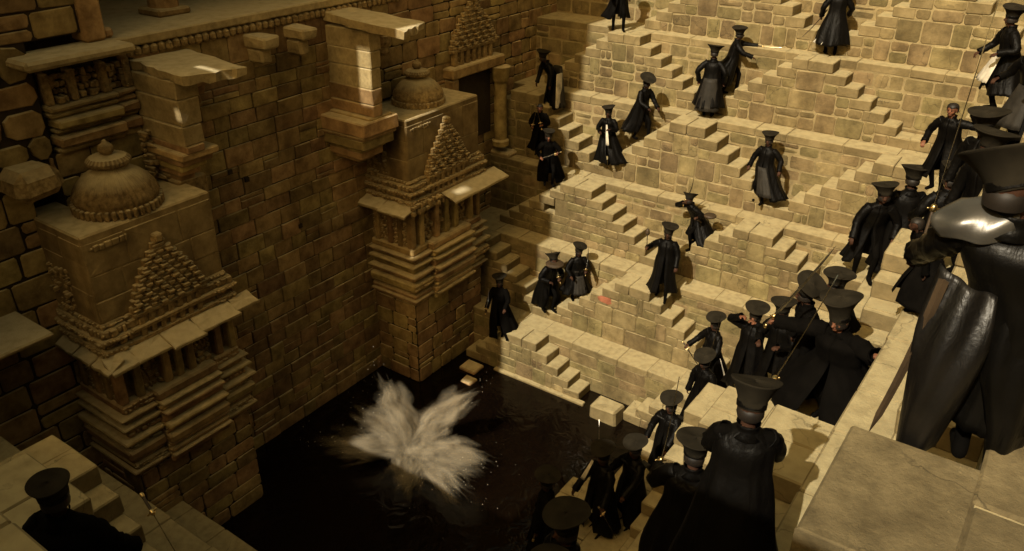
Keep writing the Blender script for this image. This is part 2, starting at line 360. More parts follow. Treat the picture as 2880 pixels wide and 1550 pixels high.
pr_ = mesh('painted_patch', *stone8(-9.42, -8.98, 2.47, 2.66, FB[2]-.735, mB, proud=.008, depth=.02, j=.03, cut=.09), M_RED); tag(pr_, 'faded red paint patch on the stair stones by the swordsmen', 'paint')
# right side
for k in range(1, 8):
    terrace(mC, k, XC[k], XC[k+1]+.0, -FB[k] if k < 6 else -24, -(YD[k]) if k < 6 else 6, 'right side of the tank under the crowd, counted from the water', 1, M_MORT2)
cl = [(1, 6.5, 'lowest stair of the right side, in the dark below the crowd'), (1, 11.7, 'lowest right side stair beside the greenish block'), (2, 9.1, 'right side stair under the flat capped men by the water'), (2, 14.3, 'right side stair where three soldiers gather below the sword'), (2, 3.9, 'right side stair in the bottom shade, second row up'),
      (3, 6.5, 'right side stair at the bottom edge, third row up'), (3, 11.7, 'right side stair under the man holding his hat'), (4, 3.8, 'right side stair below the two big hats at the bottom edge'), (4, 9.05, 'pale block-like stair platform between the two big hats'),
      (4, 14.3, 'pale stair platform under the bent man by the far corner'), (5, 6.5, 'stair platform with the large hat shadow on it'), (5, 11.7, 'stair behind the lunging swordsman, beside the dark coats'), (5, 16.9, 'stair under the crowd at the top right'),
      (6, 3.9, 'large grey foreground stair platform at the bottom right corner'), (6, 9.1, 'stair under the men at the right edge, sixth row up'), (6, 14.3, 'stair behind the men at the upper right edge, sixth row up')]
rng_ = random.Random(3)
for k, c, lab in cl:
    sc_ = staircase(mC, k, -c, XC[k], lab, .7 if k != 5 else .58, detail=0 if k < 4 else 1, umin=-FB[k] if k < 6 else -99, umax=-YD[k] if k < 6 else 99)
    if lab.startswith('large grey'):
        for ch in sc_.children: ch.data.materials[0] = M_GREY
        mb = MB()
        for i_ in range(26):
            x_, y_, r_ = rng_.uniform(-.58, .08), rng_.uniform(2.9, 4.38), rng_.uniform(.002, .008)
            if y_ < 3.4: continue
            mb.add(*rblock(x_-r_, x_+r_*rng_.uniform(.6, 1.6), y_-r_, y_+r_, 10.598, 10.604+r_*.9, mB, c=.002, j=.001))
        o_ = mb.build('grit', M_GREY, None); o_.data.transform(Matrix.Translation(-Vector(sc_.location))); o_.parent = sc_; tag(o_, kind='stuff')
for o_ in COL.objects:
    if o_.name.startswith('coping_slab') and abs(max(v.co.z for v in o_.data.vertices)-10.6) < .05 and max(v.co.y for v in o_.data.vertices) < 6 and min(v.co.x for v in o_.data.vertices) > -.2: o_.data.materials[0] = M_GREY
# the slopes go on rising above the picture on the far and right sides
up_ = empty('upper_terraces', 'upper terraces rising above the picture on the far side and the right side', None, None, 'structure')
for k in range(9, 16):
    z0 = 14.2+(k-9)*1.85; z1 = z0+1.85; o_ = (k-8)*1.15
    mesh('far_tier', *rblock(-16, 22, 25.4+o_, 38, z0-.3, z1, mB, c=.03), M_STONE, up_)
    mesh('right_tier', *rblock(-25, 4, 2.5+o_, 22, z0-.3, z1, mC, c=.03), M_STONE, up_)
# near side
for k in range(1, 8):
    terrace(mD, k, -YD[k], -YD[k+1], -XC[k], 14.66 if k < 6 else 8.2, 'near side of the tank in shadow, counted from the water', 0 if k in (6, 7) else 1, M_MORT2)
for k, c, lab in [(5, -6.5, 'dim stair platform with a cracked top at the lower left corner'), (4, -9.1, 'dark stair at the lower left edge, below the silhouetted man'), (4, -3.9, 'near side stair under the camera, fourth row up'), (3, -6.5, 'dark near side stair at the bottom edge, right of the silhouetted man'), (6, -3.9, 'near side stair under the camera, sixth row up'), ]:
    staircase(mD, k, -c, -YD[k], lab, .7, detail=1)
# ---------------------------------------------------------------- palace side (left)
def relief(parent, T, u0, u1, z0, z1, v, n, name='carving', dmax=.09, mt=None, rows=None, rounds=.35):
    """small carved work: many little blocks and bosses standing out of the face at v"""
    mb = MB(); rows = rows or max(2, int((z1-z0)/.11)); rh = (z1-z0)/rows
    for r in range(rows):
        u = u0
        while u < u1-.02:
            w_ = R.uniform(.05, .15); e = min(u+w_, u1)
            d = R.uniform(.01, dmax)*(1.2 if r % 3 == 0 else .8)
            if R.random() < rounds:
                c = Vector(((u+e)/2, 0, z0+(r+.5)*rh)); ra = min((e-u), rh)*.55
                V = []; Fc = []
                for i in range(6):
                    a = i*PI/3; V.append(T(c.x+ra*math.cos(a), v+.01, c.z+ra*math.sin(a)))
                for i in range(6):
                    a = i*PI/3; V.append(T(c.x+ra*.7*math.cos(a), v-d*.8, c.z+ra*.7*math.sin(a)))
                V.append(T(c.x, v-d, c.z))
                for i in range(6):
                    k = (i+1) % 6; Fc += [(i, k, 6+k, 6+i), (6+i, 6+k, 12)]
                mb.add(V, Fc)
            else:
                mb.add(*rblock(u+.004, e-.004, v-d, v+.03, z0+r*rh+R.uniform(0, .02), z0+(r+1)*rh-R.uniform(.004, .03), T, c=.012, j=.008))
            u = e
    return tag(mb.build(name, mt or M_CARV, parent), kind='stuff')
def plate(parent, name, pts, z, th, mt, rough=.03, sub=6):
    """broken-edged slab: outline in world XY with its heights"""
    P = []
    for i in range(len(pts)):
        a = Vector(pts[i]); b = Vector(pts[(i+1) % len(pts)])
        for s in range(sub):
            q = a.lerp(b, s/sub); P.append(q+Vector((R.uniform(-rough, rough), R.uniform(-rough, rough), 0)))
    n = len(P); c = sum(P, Vector())/n
    V = [(p.x, p.y, p.z+R.uniform(-.006, .006)) for p in P]+[(p.x+(c.x-p.x)*.02, p.y+(c.y-p.y)*.02, p.z-th*R.uniform(.75, 1.15)) for p in P]
    V += [(p.x+(c.x-p.x)*.06, p.y+(c.y-p.y)*.06, p.z+.014+R.uniform(-.006, .006)) for p in P]
    V.append((c.x, c.y, c.z+.02)); V.append((c.x, c.y, c.z-th))
    Fc = []
    for i in range(n):
        k = (i+1) % n
        Fc += [(i, n+i, n+k, k), (i, k, 2*n+k, 2*n+i), (2*n+i, 2*n+k, 3*n), (n+i, 3*n+1, n+k)]
    return mesh(name, V, Fc, mt, parent)
def lathe(prof, n=48, c=(0, 0, 0), rib=0, ribn=0, ribrange=None):
    V = []; Fc = []
    for i, (r, z) in enumerate(prof):
        for k in range(n):
            a = 2*PI*k/n; rr = r
            if rib and (not ribrange or ribrange[0] <= i <= ribrange[1]): rr = r*(1+rib*abs(math.sin(a*ribn/2))-rib*.5)
            V.append((c[0]+rr*math.cos(a), c[1]+rr*math.sin(a), c[2]+z))
    for i in range(len(prof)-1):
        for k in range(n):
            a, b = i*n+k, i*n+(k+1) % n; Fc.append((a, b, b+n, a+n))
    Fc.append(tuple((len(prof)-1)*n+k for k in range(n)))
    return V, Fc
def gable(parent, T, uc, z0, v, wid=1.75, hgt=1.75, nm='carved_gable'):
    g = mesh(nm, *rblock(uc-wid*.5, uc+wid*.5, v-.06, v, z0, z0+.07, T), M_CARV, parent)
    def add(name, VF): return mesh(name, VF[0], VF[1], M_CARV, g)
    add('pediment_base', rblock(uc-wid*.52, uc+wid*.52, v-.17, v, z0+.48, z0+.56, T))
    n = 7
    for i in range(n):                                    # row of small pilasters
        a = uc-wid*.47+i*wid*.94/n
        add('pilaster', rblock(a, a+wid*.07, v-.15, v, z0+.07, z0+.48, T, c=.01))
    relief(g, T, uc-wid*.46, uc+wid*.46, z0+.08, z0+.47, v-.02, 0, 'figures', .1)
    rows = 9; mb = MB(); z = z0+.56; rh = (hgt-.56)/rows
    for r in range(rows):
        f = 1-(r/rows)**1.35; hw = wid*.5*f*.98+.05; d = .2*(.55+.45*f)
        mb.add(*rblock(uc-hw, uc+hw, v-d*.62, v, z+r*rh, z+(r+.96)*rh, T, c=.01))
        k = max(1, int(hw*2/.16))
        for q in range(k):
            a = uc-hw+(q+.12)*2*hw/k; b = uc-hw+(q+.88)*2*hw/k
            dd = d*(.85+.35*((q+r) % 2))
            mb.add(*rblock(a, b, v-dd, v-.02, z+r*rh+.015, z+(r+.55)*rh, T, c=.009, j=.005))
            mb.add(*rblock(a+.02, b-.02, v-dd*.8, v-.02, z+(r+.6)*rh, z+(r+.93)*rh, T, c=.007, j=.005))
    tag(mb.build('stepped_carving', M_CARV, g), kind='stuff')
    add('crown', rblock(uc-.09, uc+.09, v-.18, v, z0+hgt, z0+hgt+.16, T, c=.03))
    return g
def bastion(name_label, Y0, Y1, ztop, eave, gab, ds=.87):
    t = empty('palace_bastion', name_label, 'stone bastion', 'carved bastions of the palace side')
    VF = 13.2; YM = (Y0+Y1)/2
    box_mb = MB(); box_mb.add(*box(Y0+.012, Y1-.012, VF+.012, 14.9, -.4, 2.5, mA)); box_mb.build('shaft_core', M_PALJ, t)
    st = {'n': 0, 'mb': MB()}
    masonry(t, mA, VF, Y0+.02, Y1, 0, 2.5, M_PAL, rowh=(.3, .46), sw=(.4, .9), gap=.02, state=st, cap=150, proud=(0, .03), name='stone')
    masonry(t, mB, Y0, -14.66, -13.22, 0, 2.5, M_PAL, rowh=(.3, .46), sw=(.4, .9), gap=.02, state=st, cap=150, proud=(0, .03), name='stone')
    # moulded courses wrapping round the corner, each a part
    z = 2.5
    prof = [(.16, .05), (.07, .16), (.14, .10), (.05, .02), (.1, .12), (.2, .18), (.06, .06), (.12, .13), (.08, .22), (.2, .06), (.07, .17), (.15, .05), (.06, .15), (.2, .02)]
    for h, o in prof:
        for (a, b, e) in ((Y0-o, Y0+.62, 0), (Y0+.62, Y1-.62, .16), (Y1-.62, Y1+o, 0)):
            mesh('moulding', *rblock(a, b, VF-o-e, 14.66, z+.002, z+h-.002, mA, c=min(.04, h*.3), j=.009), M_PAL, t)
        if h >= .12 and R.random() < .7: relief(t, mA, Y0-o, Y1+o, z+.02, z+h-.02, VF-o-.0, 0, 'carving', .04, M_PAL)
        z += h
    zn = z                                                # niche storey
    mesh('niche_wall', *rblock(Y0+.1, Y1-.1, VF+.18, 14.66, zn, eave-.1, mA), M_PAL, t)
    for u in (Y0, Y0+.34, Y0+.95, YM-.1, Y1-1.15, Y1-.5, Y1-.17):
        mesh('pilaster', *rblock(u, u+.17, VF-.02, VF+.2, zn, eave-.1, mA, c=.03), M_PAL, t)
    for x in (-14.5, -14.05, -13.7):
        mesh('pilaster', *rblock(x, x+.16, Y0-.02, Y0+.12, zn, eave-.1, mB, c=.03), M_PAL, t)
    relief(t, mA, Y0+.55, Y1-.55, zn, eave-.15, VF+.19, 0, 'carving', .14)
    relief(t, mB, -14.6, -13.25, zn, eave-.15, Y0+.08, 0, 'carving', .07)
    mesh('lintel', *rblock(Y0-.06, Y1+.06, VF-.08, 14.66, eave-.1, eave+.12, mA, c=.03), M_PAL, t)
    # sloping eave slabs, some broken
    def eslab(p, q, side, out=.55, drop=.17, mt=M_SLAB):
        if side == 'f': pts = [(-13.12, p, eave+.2), (-13.12, q, eave+.2), (-13.12+out, q+.03, eave+.2-drop), (-13.12+out, p-.03, eave+.2-drop)]
        else: pts = [(p, Y0+.08, eave+.2), (q, Y0+.08, eave+.2), (q, Y0+.08-out, eave+.2-drop), (p, Y0+.08-out, eave+.2-drop)]
        if side != 'f': pts = pts[::-1]
        pts = pts[::-1] if side == 'f' else pts
        return plate(t, 'eave_slab', pts, 0, .05, mt, rough=.018, sub=4)
    if gab[0] < 10:
        for a, b, o in ((Y0-.2, Y0+.3, .38), (Y0+.32, Y0+.95, .38), (Y0+.97, Y0+1.62, .5), (Y0+1.64, Y0+2.5, .42), (Y1-.1, Y1+.4, .3)): eslab(a, b, 'f', o)
        for a, b in ((-14.6, -14.0), (-13.98, -13.4), (-13.38, -12.8)): eslab(a, b, 's', .36)
    else:
        eslab(Y0+1.1, Y1+.55, 'f', .5)
        eslab(-14.75, -13.9, 's', .5); eslab(-13.9, -13.0, 's', .55)
        relief(t, mA, Y0-.2, Y0+1.0, eave-.02, eave+.26, VF-.2, 0, 'broken_corbels', .16)
    # carved bands under the roof block
    zb = eave+.2
    for i, (h, o) in enumerate(((.1, .12), (.14, .05), (.1, .15), (.16, .08), (.1, .02))):
        for a, b, e in ((Y0+.02-o, gab[0]-.9, 0), (gab[0]-.9, gab[0]+.9, .02), (gab[0]+.9, Y1+o, 0)):
            if b > a: mesh('base_band', *rblock(a, b, VF-o-e, 14.66, zb, zb+h-.004, mA, c=.02, j=.01), M_CARV, t)
        relief(t, mA, Y0-o, gab[0]-.85, zb+.01, zb+h-.01, VF-o, 0, 'carving', .05, rows=1)
        relief(t, mA, gab[0]+.85, Y1+o, zb+.01, zb+h-.01, VF-o, 0, 'carving', .05, rows=1)
        relief(t, mB, -14.6, -13.2+o, zb+.01, zb+h-.01, Y0-o+.02, 0, 'carving', .05, rows=1)
        zb += h
    rb = mesh('roof_block', *rblock(Y0+.02, Y1, VF+.02, 15.1, eave+.15, ztop, mA, c=.03, j=.004), M_PLAS, t)
    st2 = {'n': 0, 'mb': MB()}
    masonry(t, mA, VF+.02, Y0+.03, Y1-.02, zb, ztop-.14, M_PLAS, rowh=(.42, .6), sw=(.6, 1.1), gap=.012, proud=(.002, .016), cut=.012, j=.005, split=0, state=st2, name='facing_block')
    masonry(t, mB, Y0+.02, -14.6, -13.22, zb, ztop-.14, M_PLAS, rowh=(.42, .6), sw=(.5, .9), gap=.012, proud=(.002, .016), cut=.012, j=.005, split=0, state=st2, name='facing_block')
    relief(t, mB, -14.55, -13.9, zb, zb+.9, Y0+.03, 0, 'carving', .12)
    relief(t, mA, Y0+.15, gab[0]-.5, ztop-.34, ztop-.2, VF+.0, 0, 'carving', .03, M_PLAS, rows=1)
    gable(t, mA, gab[0], eave+.22, VF+.02, gab[1], gab[2])
    # lotus dome
    cx, cy = (-13.98, YM-.08) if ds > .8 else (-14.02, YM-.02); b = (cx, cy, ztop)
    sc_ = lambda P: [(r*ds, z*ds) for r, z in P]
    d = mesh('dome', *lathe(sc_([(.8, 0), (.86, .03), (.86, .16), (.80, .18), (.83, .22), (.85, .3), (.81, .42), (.72, .56), (.58, .70), (.42, .80), (.33, .84), (.3, .9)]), 184, b, rib=.03, ribn=46), M_CARV, t, smooth=True)
    mesh('ribbed_disc', *lathe(sc_([(.2, .88), (.36, .9), (.43, .96), (.43, 1.02), (.36, 1.09), (.22, 1.12), (.1, 1.13)]), 120, b, rib=.07, ribn=30), M_CARV, d)
    mesh('finial', *lathe(sc_([(.07, 1.1), (.1, 1.14), (.15, 1.2), (.16, 1.26), (.13, 1.33), (.06, 1.38), (.04, 1.42), (.01, 1.44)]), 24, b), M_CARV, d, smooth=True)
    bm = MB()
    for i in range(40):                                   # petal band round the foot of the dome
        a = 2*PI*i/40; ca, sa = math.cos(a), math.sin(a)
        V, Fc = rblock(-.045*ds, .045*ds, .82*ds, .91*ds, 0, .19*ds, lambda u, v, z: (cx+v*ca-u*sa, cy+v*sa+u*ca, ztop+z), c=.014)
        bm.add(V, Fc)
    tag(bm.build('petal_band', M_CARV, d), kind='stuff')
    return t
M_PLAS = mat('weathered plaster stone', (.2, .14, .062), (.37, .275, .13), var=.08, dust_light=(.60, .49, .28), bump=.35, streak=2.2, stain=(.42, .36, .3))  # top paler than the front, sky light painted over a dusty tone
bastion('nearer carved palace bastion with a lotus dome, at the left of the picture', 6.1, 8.74, 7.65, 5.15, (7.45, 1.5, 1.75))
bastion('farther carved palace bastion with a lotus dome, beside the sunlit steps', 14.3, 17.2, 7.6, 5.25, (15.75, 1.6, 1.75), .76)

def wallbay(label, ua, ub, z0, z1, **kw):
    t = empty('palace_wall', label, 'palace wall', 'bays of the palace wall')
    mb = MB(); mb.add(*box(ua, ub, 14.675, 15.4, z0-(.4 if z0 == 0 else 0), z1, mA)); mb.build('core', M_PALJ, t)
    masonry(t, mA, 14.66, ua, ub, z0, z1, M_PAL, **kw)
    return t
wb = wallbay('tall bay of brown block walling between the two domed bastions', 8.6, 14.45, 0, 10.05, rowh=(.28, .46), sw=(.4, .85), gap=.014, proud=(-.005, .035), split=.1, j=.016, cut=.012)
for (u, z) in ((10.2, 7.2), (11.9, 5.3), (10.6, 6.9)): mesh('socket_shade', *box(u, u+.1, 14.6, 14.7, z, z+.1, mA), M_PALJ, wb)  # dark boxes paint the shade of small wall holes
wallbay('dark walling left of the nearer bastion', 1.5, 6.2, 0, 8.2, rowh=(.4, .6), sw=(.6, 1.1), gap=.04)
big = wallbay('big rounded stones at the upper left, beside the dark carved panel', 3.0, 6.75, 8.2, 10.6, rowh=(.4, .62), sw=(.55, 1.0), gap=.07, proud=(.0, .09), j=.03, cut=.12)
wallbay('walling behind the nearer dome', 6.75, 8.6, 7.4, 8.65, rowh=(.3, .45), sw=(.4, .8), gap=.03)
wallbay('walling beyond the farther bastion in the shaded corner of the tank', 17.2, 22.2, 0, 7.7, rowh=(.3, .5), sw=(.4, .9), gap=.025)
wallbay('upper palace wall with a rough carved gable, above the shaded doorway', 14.45, 24.5, 7.7, 14.5, rowh=(.3, .5), sw=(.4, .95), gap=.022, proud=(-.01, .04))
pb = mesh('palace', *box(2.0, 26, 15.3, 34, -.5, 10.2, mA), M_PALJ); tag(pb, 'solid body of the palace behind its carved wall', 'palace')
mesh('upper_body', *box(2.0, 8.1, 15.0, 34, 10.2, 14.6, mA), M_PALJ, pb)
# carved panel and mouldings above the nearer dome
cp = empty('carved_panel', 'dark recessed carved panel over heavy mouldings, under the cornice plank at the upper left', 'carved panel', loc=(-14.66, 7.6, 8.6))
def loc_mesh(name, VF, mt, par):
    o = Vector(par.location); return mesh(name, [tuple(Vector(p)-o) for p in VF[0]], VF[1], mt, par)
loc_mesh('back', rblock(6.75, 8.6, 14.8, 15.3, 8.6, 10.2, mA), M_PALJ, cp)
for i, (z, h, o) in enumerate(((8.62, .12, .1), (8.76, .2, .22), (8.98, .1, .1), (9.1, .16, .26), (9.28, .1, .12), (9.4, .1, .2))):
    loc_mesh('moulding', rblock(6.8+R.uniform(0, .06), 8.1, 14.66-o, 15, z, z+h-.01, mA, c=.03, j=.016), M_PAL, cp)
    loc_mesh('moulding', rblock(8.12, 8.5, 14.7-o*.7, 15, z, z+h-.01, mA, c=.03, j=.016), M_PAL, cp)
q = relief(cp, lambda u, v, z: tuple(Vector(mA(u, v, z))-Vector(cp.location)), 6.9, 8.4, 9.5, 10.0, 14.8, 0, 'figures', .22, M_CARV)
for u in (6.85, 7.3, 7.9, 8.35): loc_mesh('pilaster', rblock(u, u+.13, 14.6, 14.9, 9.5, 10.05, mA, c=.02), M_CARV, cp)
# cornice plank, terrace floor with frieze, dark room behind
t = empty('palace_terrace', 'open palace terrace with a smooth stone floor and a petal frieze under its edge', 'terrace', loc=(-14.66, 11, 10.4))
loc_mesh('floor_slab', rblock(8.15, 24, 14.55, 18.6, 10.22, 10.4, mA, c=.03, j=.004), M_SLAB, t)
for i in range(46):
    u = 8.3+i*.165
    loc_mesh('petal', rblock(u, u+.15, 14.56, 14.75, 10.02, 10.2, mA, c=.045, j=.008), M_CARV, t)
loc_mesh('back_wall', rblock(7, 24, 18.4, 18.9, 10.4, 14.2, mA), M_PAL, t)
loc_mesh('ceiling', rblock(7, 24, 14.5, 18.9, 14.2, 14.5, mA), M_PAL, t)
for u in (9.9, 12.4, 15.5):
    loc_mesh('column_base', rblock(u, u+.75, 15.6, 16.35, 10.4, 10.55, mA, c=.04), M_PAL, t)
    loc_mesh('column', lathe([(.3, 10.55), (.3, 10.7), (.24, 10.8), (.22, 13.4), (.3, 13.7), (.36, 14.2)], 12, (-15.97, u+.37, 0)), M_PAL, t)
pl = mesh('cornice_beam', *rblock(6.35, 8.3, 13.95, 14.9, 10.25, 10.42, mA, c=.05, j=.01), M_SLAB); tag(pl, 'long pale cornice beam over the dark carved panel at the upper left', 'cornice')
ul = wallbay('block wall above the cornice beam at the top left corner', 3.0, 8.0, 10.6, 14.5, rowh=(.4, .6), sw=(.6, 1.0), gap=.035, proud=(0, .04))
loc_mesh('door_jamb', rblock(7.75, 8.15, 14.55, 15.3, 10.42, 14.3, mA, c=.05), M_PAL, ul)
loc_mesh('capital', rblock(8.15, 8.35, 14.65, 15.0, 10.42, 10.6, mA, c=.05), M_PAL, ul)
# broken canopies
def canopy(lab, pts, pier, fins):
    t = empty('broken_canopy', lab, 'stone canopy', 'broken stone canopies jutting from the palace wall')
    plate(t, 'roof_slab', pts, 0, .17, M_SLAB, rough=.05, sub=8)
    (ya, yb, xa, zt, zb_) = pier
    z = zt; i = 0; out = xa
    while z > zb_+.05:
        h = min(R.uniform(.35, .5), z-zb_); 
        mesh('pier_stone', *rblock(ya+R.uniform(-.01, .02), yb-i*.02, -out, 14.7, z-h+.004, z-.004, mA, c=.02, j=.012), M_SLAB if i < 3 else M_PAL, t)
        z -= h; i += 1; out -= .0
    for k in range(5):                                    # corbels stepping back under the pier
        mesh('corbel', *rblock(ya-.1+.05*k, yb+.25-.07*k, -out+.02+.13*k, 14.7, zb_-.14*(k+1)+.005, zb_-.14*k, mA, c=.025, j=.01), M_PAL, t)
    for k in range(fins):                                 # ragged broken edge beside the pier
        mesh('broken_edge', *rblock(yb, yb+.3-.045*k+R.uniform(-.03, .03), -xa+.05+.1*k, 14.7, zt-.2*(k+1), zt-.2*k-.01, mA, c=.03, j=.02), M_PAL, t)
    return t
canopy('broken stone canopy with a pale sunlit tip, over the nearer dome', [(-14.8, 8.55, 9.97), (-13.0, 8.45, 9.93), (-12.62, 9.55, 9.93), (-14.8, 9.75, 9.95)], (8.5, 8.98, -13.35, 9.78, 8.4), 5)
canopy('long broken stone canopy catching the sun, over the farther dome', [(-14.75, 13.35, 10.12), (-12.0, 13.1, 10.05), (-12.3, 14.15, 10.05), (-14.75, 14.2, 10.12)], (13.35, 13.75, -13.3, 9.85, 7.9), 5)
hb = empty('balcony_corbel', 'shaded corbelled balcony base under the long canopy, left of the farther dome', 'corbel', loc=(-13.6, 13.4, 7.4))
for k, (o, h) in enumerate(((.0, .35), (.06, .1), (.12, .25), (.3, .1), (.36, .2), (.55, .12))):
    z = 7.85-sum(x for _, x in ((.0, .35), (.06, .1), (.12, .25), (.3, .1), (.36, .2), (.55, .12))[:k])
    loc_mesh('corbel_course', rblock(12.95+o*.6, 14.15-o*.6, 13.25+o, 14.7, z-h+.004, z, mA, c=.03, j=.01), M_PAL, hb)
for (u, lab) in ((11.1, 'small dark bracket stone under the terrace frieze, left of the pale one'), (12.15, 'small bracket stone with a sunlit edge under the terrace frieze')):
    b_ = mesh('bracket_stone', *rblock(u, u+.42, 14.0, 14.7, 9.75, 10.0, mA, c=.04, j=.02), M_SLAB); tag(b_, lab, 'bracket', 'bracket stones under the terrace')
    mesh('lower_bracket', *rblock(u+.06, u+.34, 14.2, 14.7, 9.4, 9.75, mA, c=.06, j=.02), M_SLAB, b_)
# urn-like ornaments near the domes
def ornament(lab, c, s):
    t = mesh('carved_ornament', *lathe([(.22*s, 0), (.25*s, .08*s), (.2*s, .2*s), (.28*s, .34*s), (.26*s, .5*s), (.12*s, .62*s), (.05*s, .7*s)], 20, c, rib=.06, ribn=10), M_CARV); tag(t, lab, 'ornament', 'carved ornaments beside the domes')
ornament('small carved urn on the bastion roof right of the nearer dome', (-14.35, 8.95, 7.7), 1.0)
ornament('small round carved boss behind the farther dome', (-14.5, 15.0, 8.9), .9)
tag(mesh('carved_pedestal', *rblock(8.55, 9.2, 13.9, 14.66, 7.1, 7.72, mA, c=.03), M_CARV), 'square carved pedestal at the far right corner of the nearer bastion roof', 'pedestal')
tag(mesh('carved_lion', *rblock(5.7, 6.5, 13.9, 14.7, 8.2, 8.7, mA, c=.16, j=.04), M_CARV), 'worn curved carving on the wall, left of the nearer dome', 'carving')
lt = relief(None, mA, 8.3, 8.75, 7.7, 8.7, 14.5, 0, 'carved_figures', .3); lt['kind'] = None; del lt['kind']; tag(lt, 'worn carved figures on the wall, right behind the nearer dome', 'carving')
# doorway, columns and gable in the shaded corner
dw = empty('palace_doorway', 'dark doorway with a round column and lintel in the shaded corner, right of the farther dome', 'doorway', loc=(-14.5, 18.7, 5.9))
loc_mesh('painted_opening', rblock(17.9, 19.6, 14.6, 14.72, 5.7, 7.6, mA), M_PALJ, dw)  # flat dark slab paints the doorway's shade, no recess behind it
loc_mesh('lintel', rblock(17.5, 19.95, 14.3, 14.7, 7.72, 8.02, mA, c=.04), M_PAL, dw)
loc_mesh('jamb', rblock(17.55, 17.85, 14.35, 14.7, 5.5, 7.7, mA, c=.04), M_PAL, dw)
loc_mesh('column', lathe([(.26, 5.3), (.26, 5.45), (.2, 5.5), (.18, 7.2), (.24, 7.3), (.26, 7.5), (.3, 7.7)], 20, (-14.3, 19.7, 0)), M_PAL, dw)
pdl = mesh('carved_pedestal', *rblock(19.75, 20.3, 14.1, 14.7, 2.6, 4.9, mA, c=.04), M_PAL); tag(pdl, 'tall shaded pedestal below the round column in the corner', 'pedestal')
mesh('capital', *rblock(19.65, 20.4, 13.95, 14.7, 4.9, 5.08, mA, c=.05), M_SLAB, pdl)
g3 = empty('wall_gable', 'rough carved gable set in the upper wall above the shaded doorway', 'carved gable'); gable(g3, mA, 18.75, 7.9, 14.62, 2.0, 1.75)
es = mesh('eave_slab', *rblock(3.5, 5.4, 13.4, 14.7, 6.0, 6.1, mA, c=.03), M_SLAB); tag(es, 'single pale eave slab at the left edge over the darkness', 'eave slab')
# unseen wall added left of the camera, cut to shape the palace shade
wg = empty('side_shade_wall', 'tall unseen wall added left of the camera to shade the palace side', 'shade wall')
prof = [(-.4, 12.5, -12.5), (12.5, 15, -11.9), (15, 19, -12.1), (19, 22, -12.45), (22, 26, -12.8), (26, 29.5, -13.05)]
holes = [(-13.45, -12.64, 16.2, 17.1), (-13.85, -13.36, 18.3, 20.4), (-13.9, -12.6, 20.45, 21.15), (-13.6, -13.37, 14.9, 15.9), (-13.33, -13.17, 18.9, 19.6), (-13.16, -12.98, 17.6, 18.8)]  # openings placed so sun patches fall on canopies and bastion
zs = sorted({p[0] for p in prof} | {p[1] for p in prof} | {h[2] for h in holes} | {h[3] for h in holes})
for a, b in zip(zs[:-1], zs[1:]):
    xe = [p[2] for p in prof if p[0] <= a+1e-6 < p[1]][0]
    xs = [-30.]
    for h in sorted(hh for hh in holes if hh[2] <= a < hh[3]): xs += [h[0], h[1]]
    xs.append(xe)
    for i in range(0, len(xs), 2):
        mesh('wall_course', *box(xs[i], xs[i+1], 1.0, 1.9, a, b, mB), M_PAL, wg)
gh = mesh('rear_shade_wall', *box(-8.2, 9, -3.6, -3.0, 9, 16.2, mB), M_PAL); tag(gh, 'unseen wall added behind the camera to shade the foreground', 'wall')  # added out of view to shade the foreground and lower left

for (a, b, c, d, h, lab) in ((-13.1, -11.75, 16.35, 16.8, .16, 'long shaded quay stone between the bastion and the lowest stair'), (-12.75, -12.2, 15.5, 16.0, .09, 'square flat stone just above the water by the bastion'), (-12.35, -11.95, 15.0, 15.35, .05, 'small wet flat stone in the water, nearest the splash')):
    q_ = mesh('quay_stone', *rblock(a, b, c, d, -.3, h, mB, c=.03, j=.02), M_PAL); tag(q_, lab, 'quay stone')
q_ = mesh('plinth', *rblock(-11.9, -8.9, 16.02, 16.2, -.3, .07, mB, c=.02, j=.01), M_TREAD); tag(q_, 'thin plinth at the waterline under the lowest sunlit stair', 'plinth')
q_ = mesh('mossy_block', *rblock(-8.55, -7.75, 15.75, 16.3, -.3, .42, mB, c=.05, j=.03), M_TREAD); tag(q_, 'mossy block at the waterline where the next stair begins', 'block')
# ---------------------------------------------------------------- people
def capsule(mb, a, b, ra, rb, n=10, sx=1.0):
    """closed tapered limb piece from a to b"""
    a, b = Vector(a), Vector(b); d = b-a; L_ = d.length
    if L_ < 1e-5: d = Vector((0, 0, 1e-3)); L_ = 1e-3
    d = d/L_; x = d.orthogonal().normalized(); y = d.cross(x)
    rings = []
    for k in range(1, 4): t = -math.cos(k*PI/8); rings.append((a+d*ra*t, ra*math.sqrt(max(0, 1-t*t))))
    rings.append((a, ra)); rings.append((b, rb))
    for k in range(3, 0, -1): t = math.cos(k*PI/8); rings.append((b+d*rb*t, rb*math.sqrt(max(0, 1-t*t))))
    V = []; Fc = []
    for c, r in rings:
        for i in range(n):
            an = 2*PI*i/n; V.append(tuple(c+(x*math.cos(an)*sx+y*math.sin(an))*r))
    m_ = len(rings)
    for j in range(m_-1):
        for i in range(n):
            k = (i+1) % n; Fc.append((j*n+i, j*n+k, (j+1)*n+k, (j+1)*n+i))
    Fc.append(tuple(range(n))[::-1]); Fc.append(tuple((m_-1)*n+i for i in range(n)))
    mb.add(V, Fc)
def ik(a, c, l1, l2, bend):
    a, c, bend = Vector(a), Vector(c), Vector(bend); d = c-a; L_ = d.length
    if L_ > (l1+l2)*.995: c = a+d*((l1+l2)*.995/L_); d = c-a; L_ = d.length
    x = (l1*l1-l2*l2+L_*L_)/(2*L_); h = math.sqrt(max(0, l1*l1-x*x)); dn = d/L_
    bp = bend-dn*bend.dot(dn); bp = bp.normalized() if bp.length > 1e-4 else dn.orthogonal().normalized()
    return a+dn*x+bp*h, c
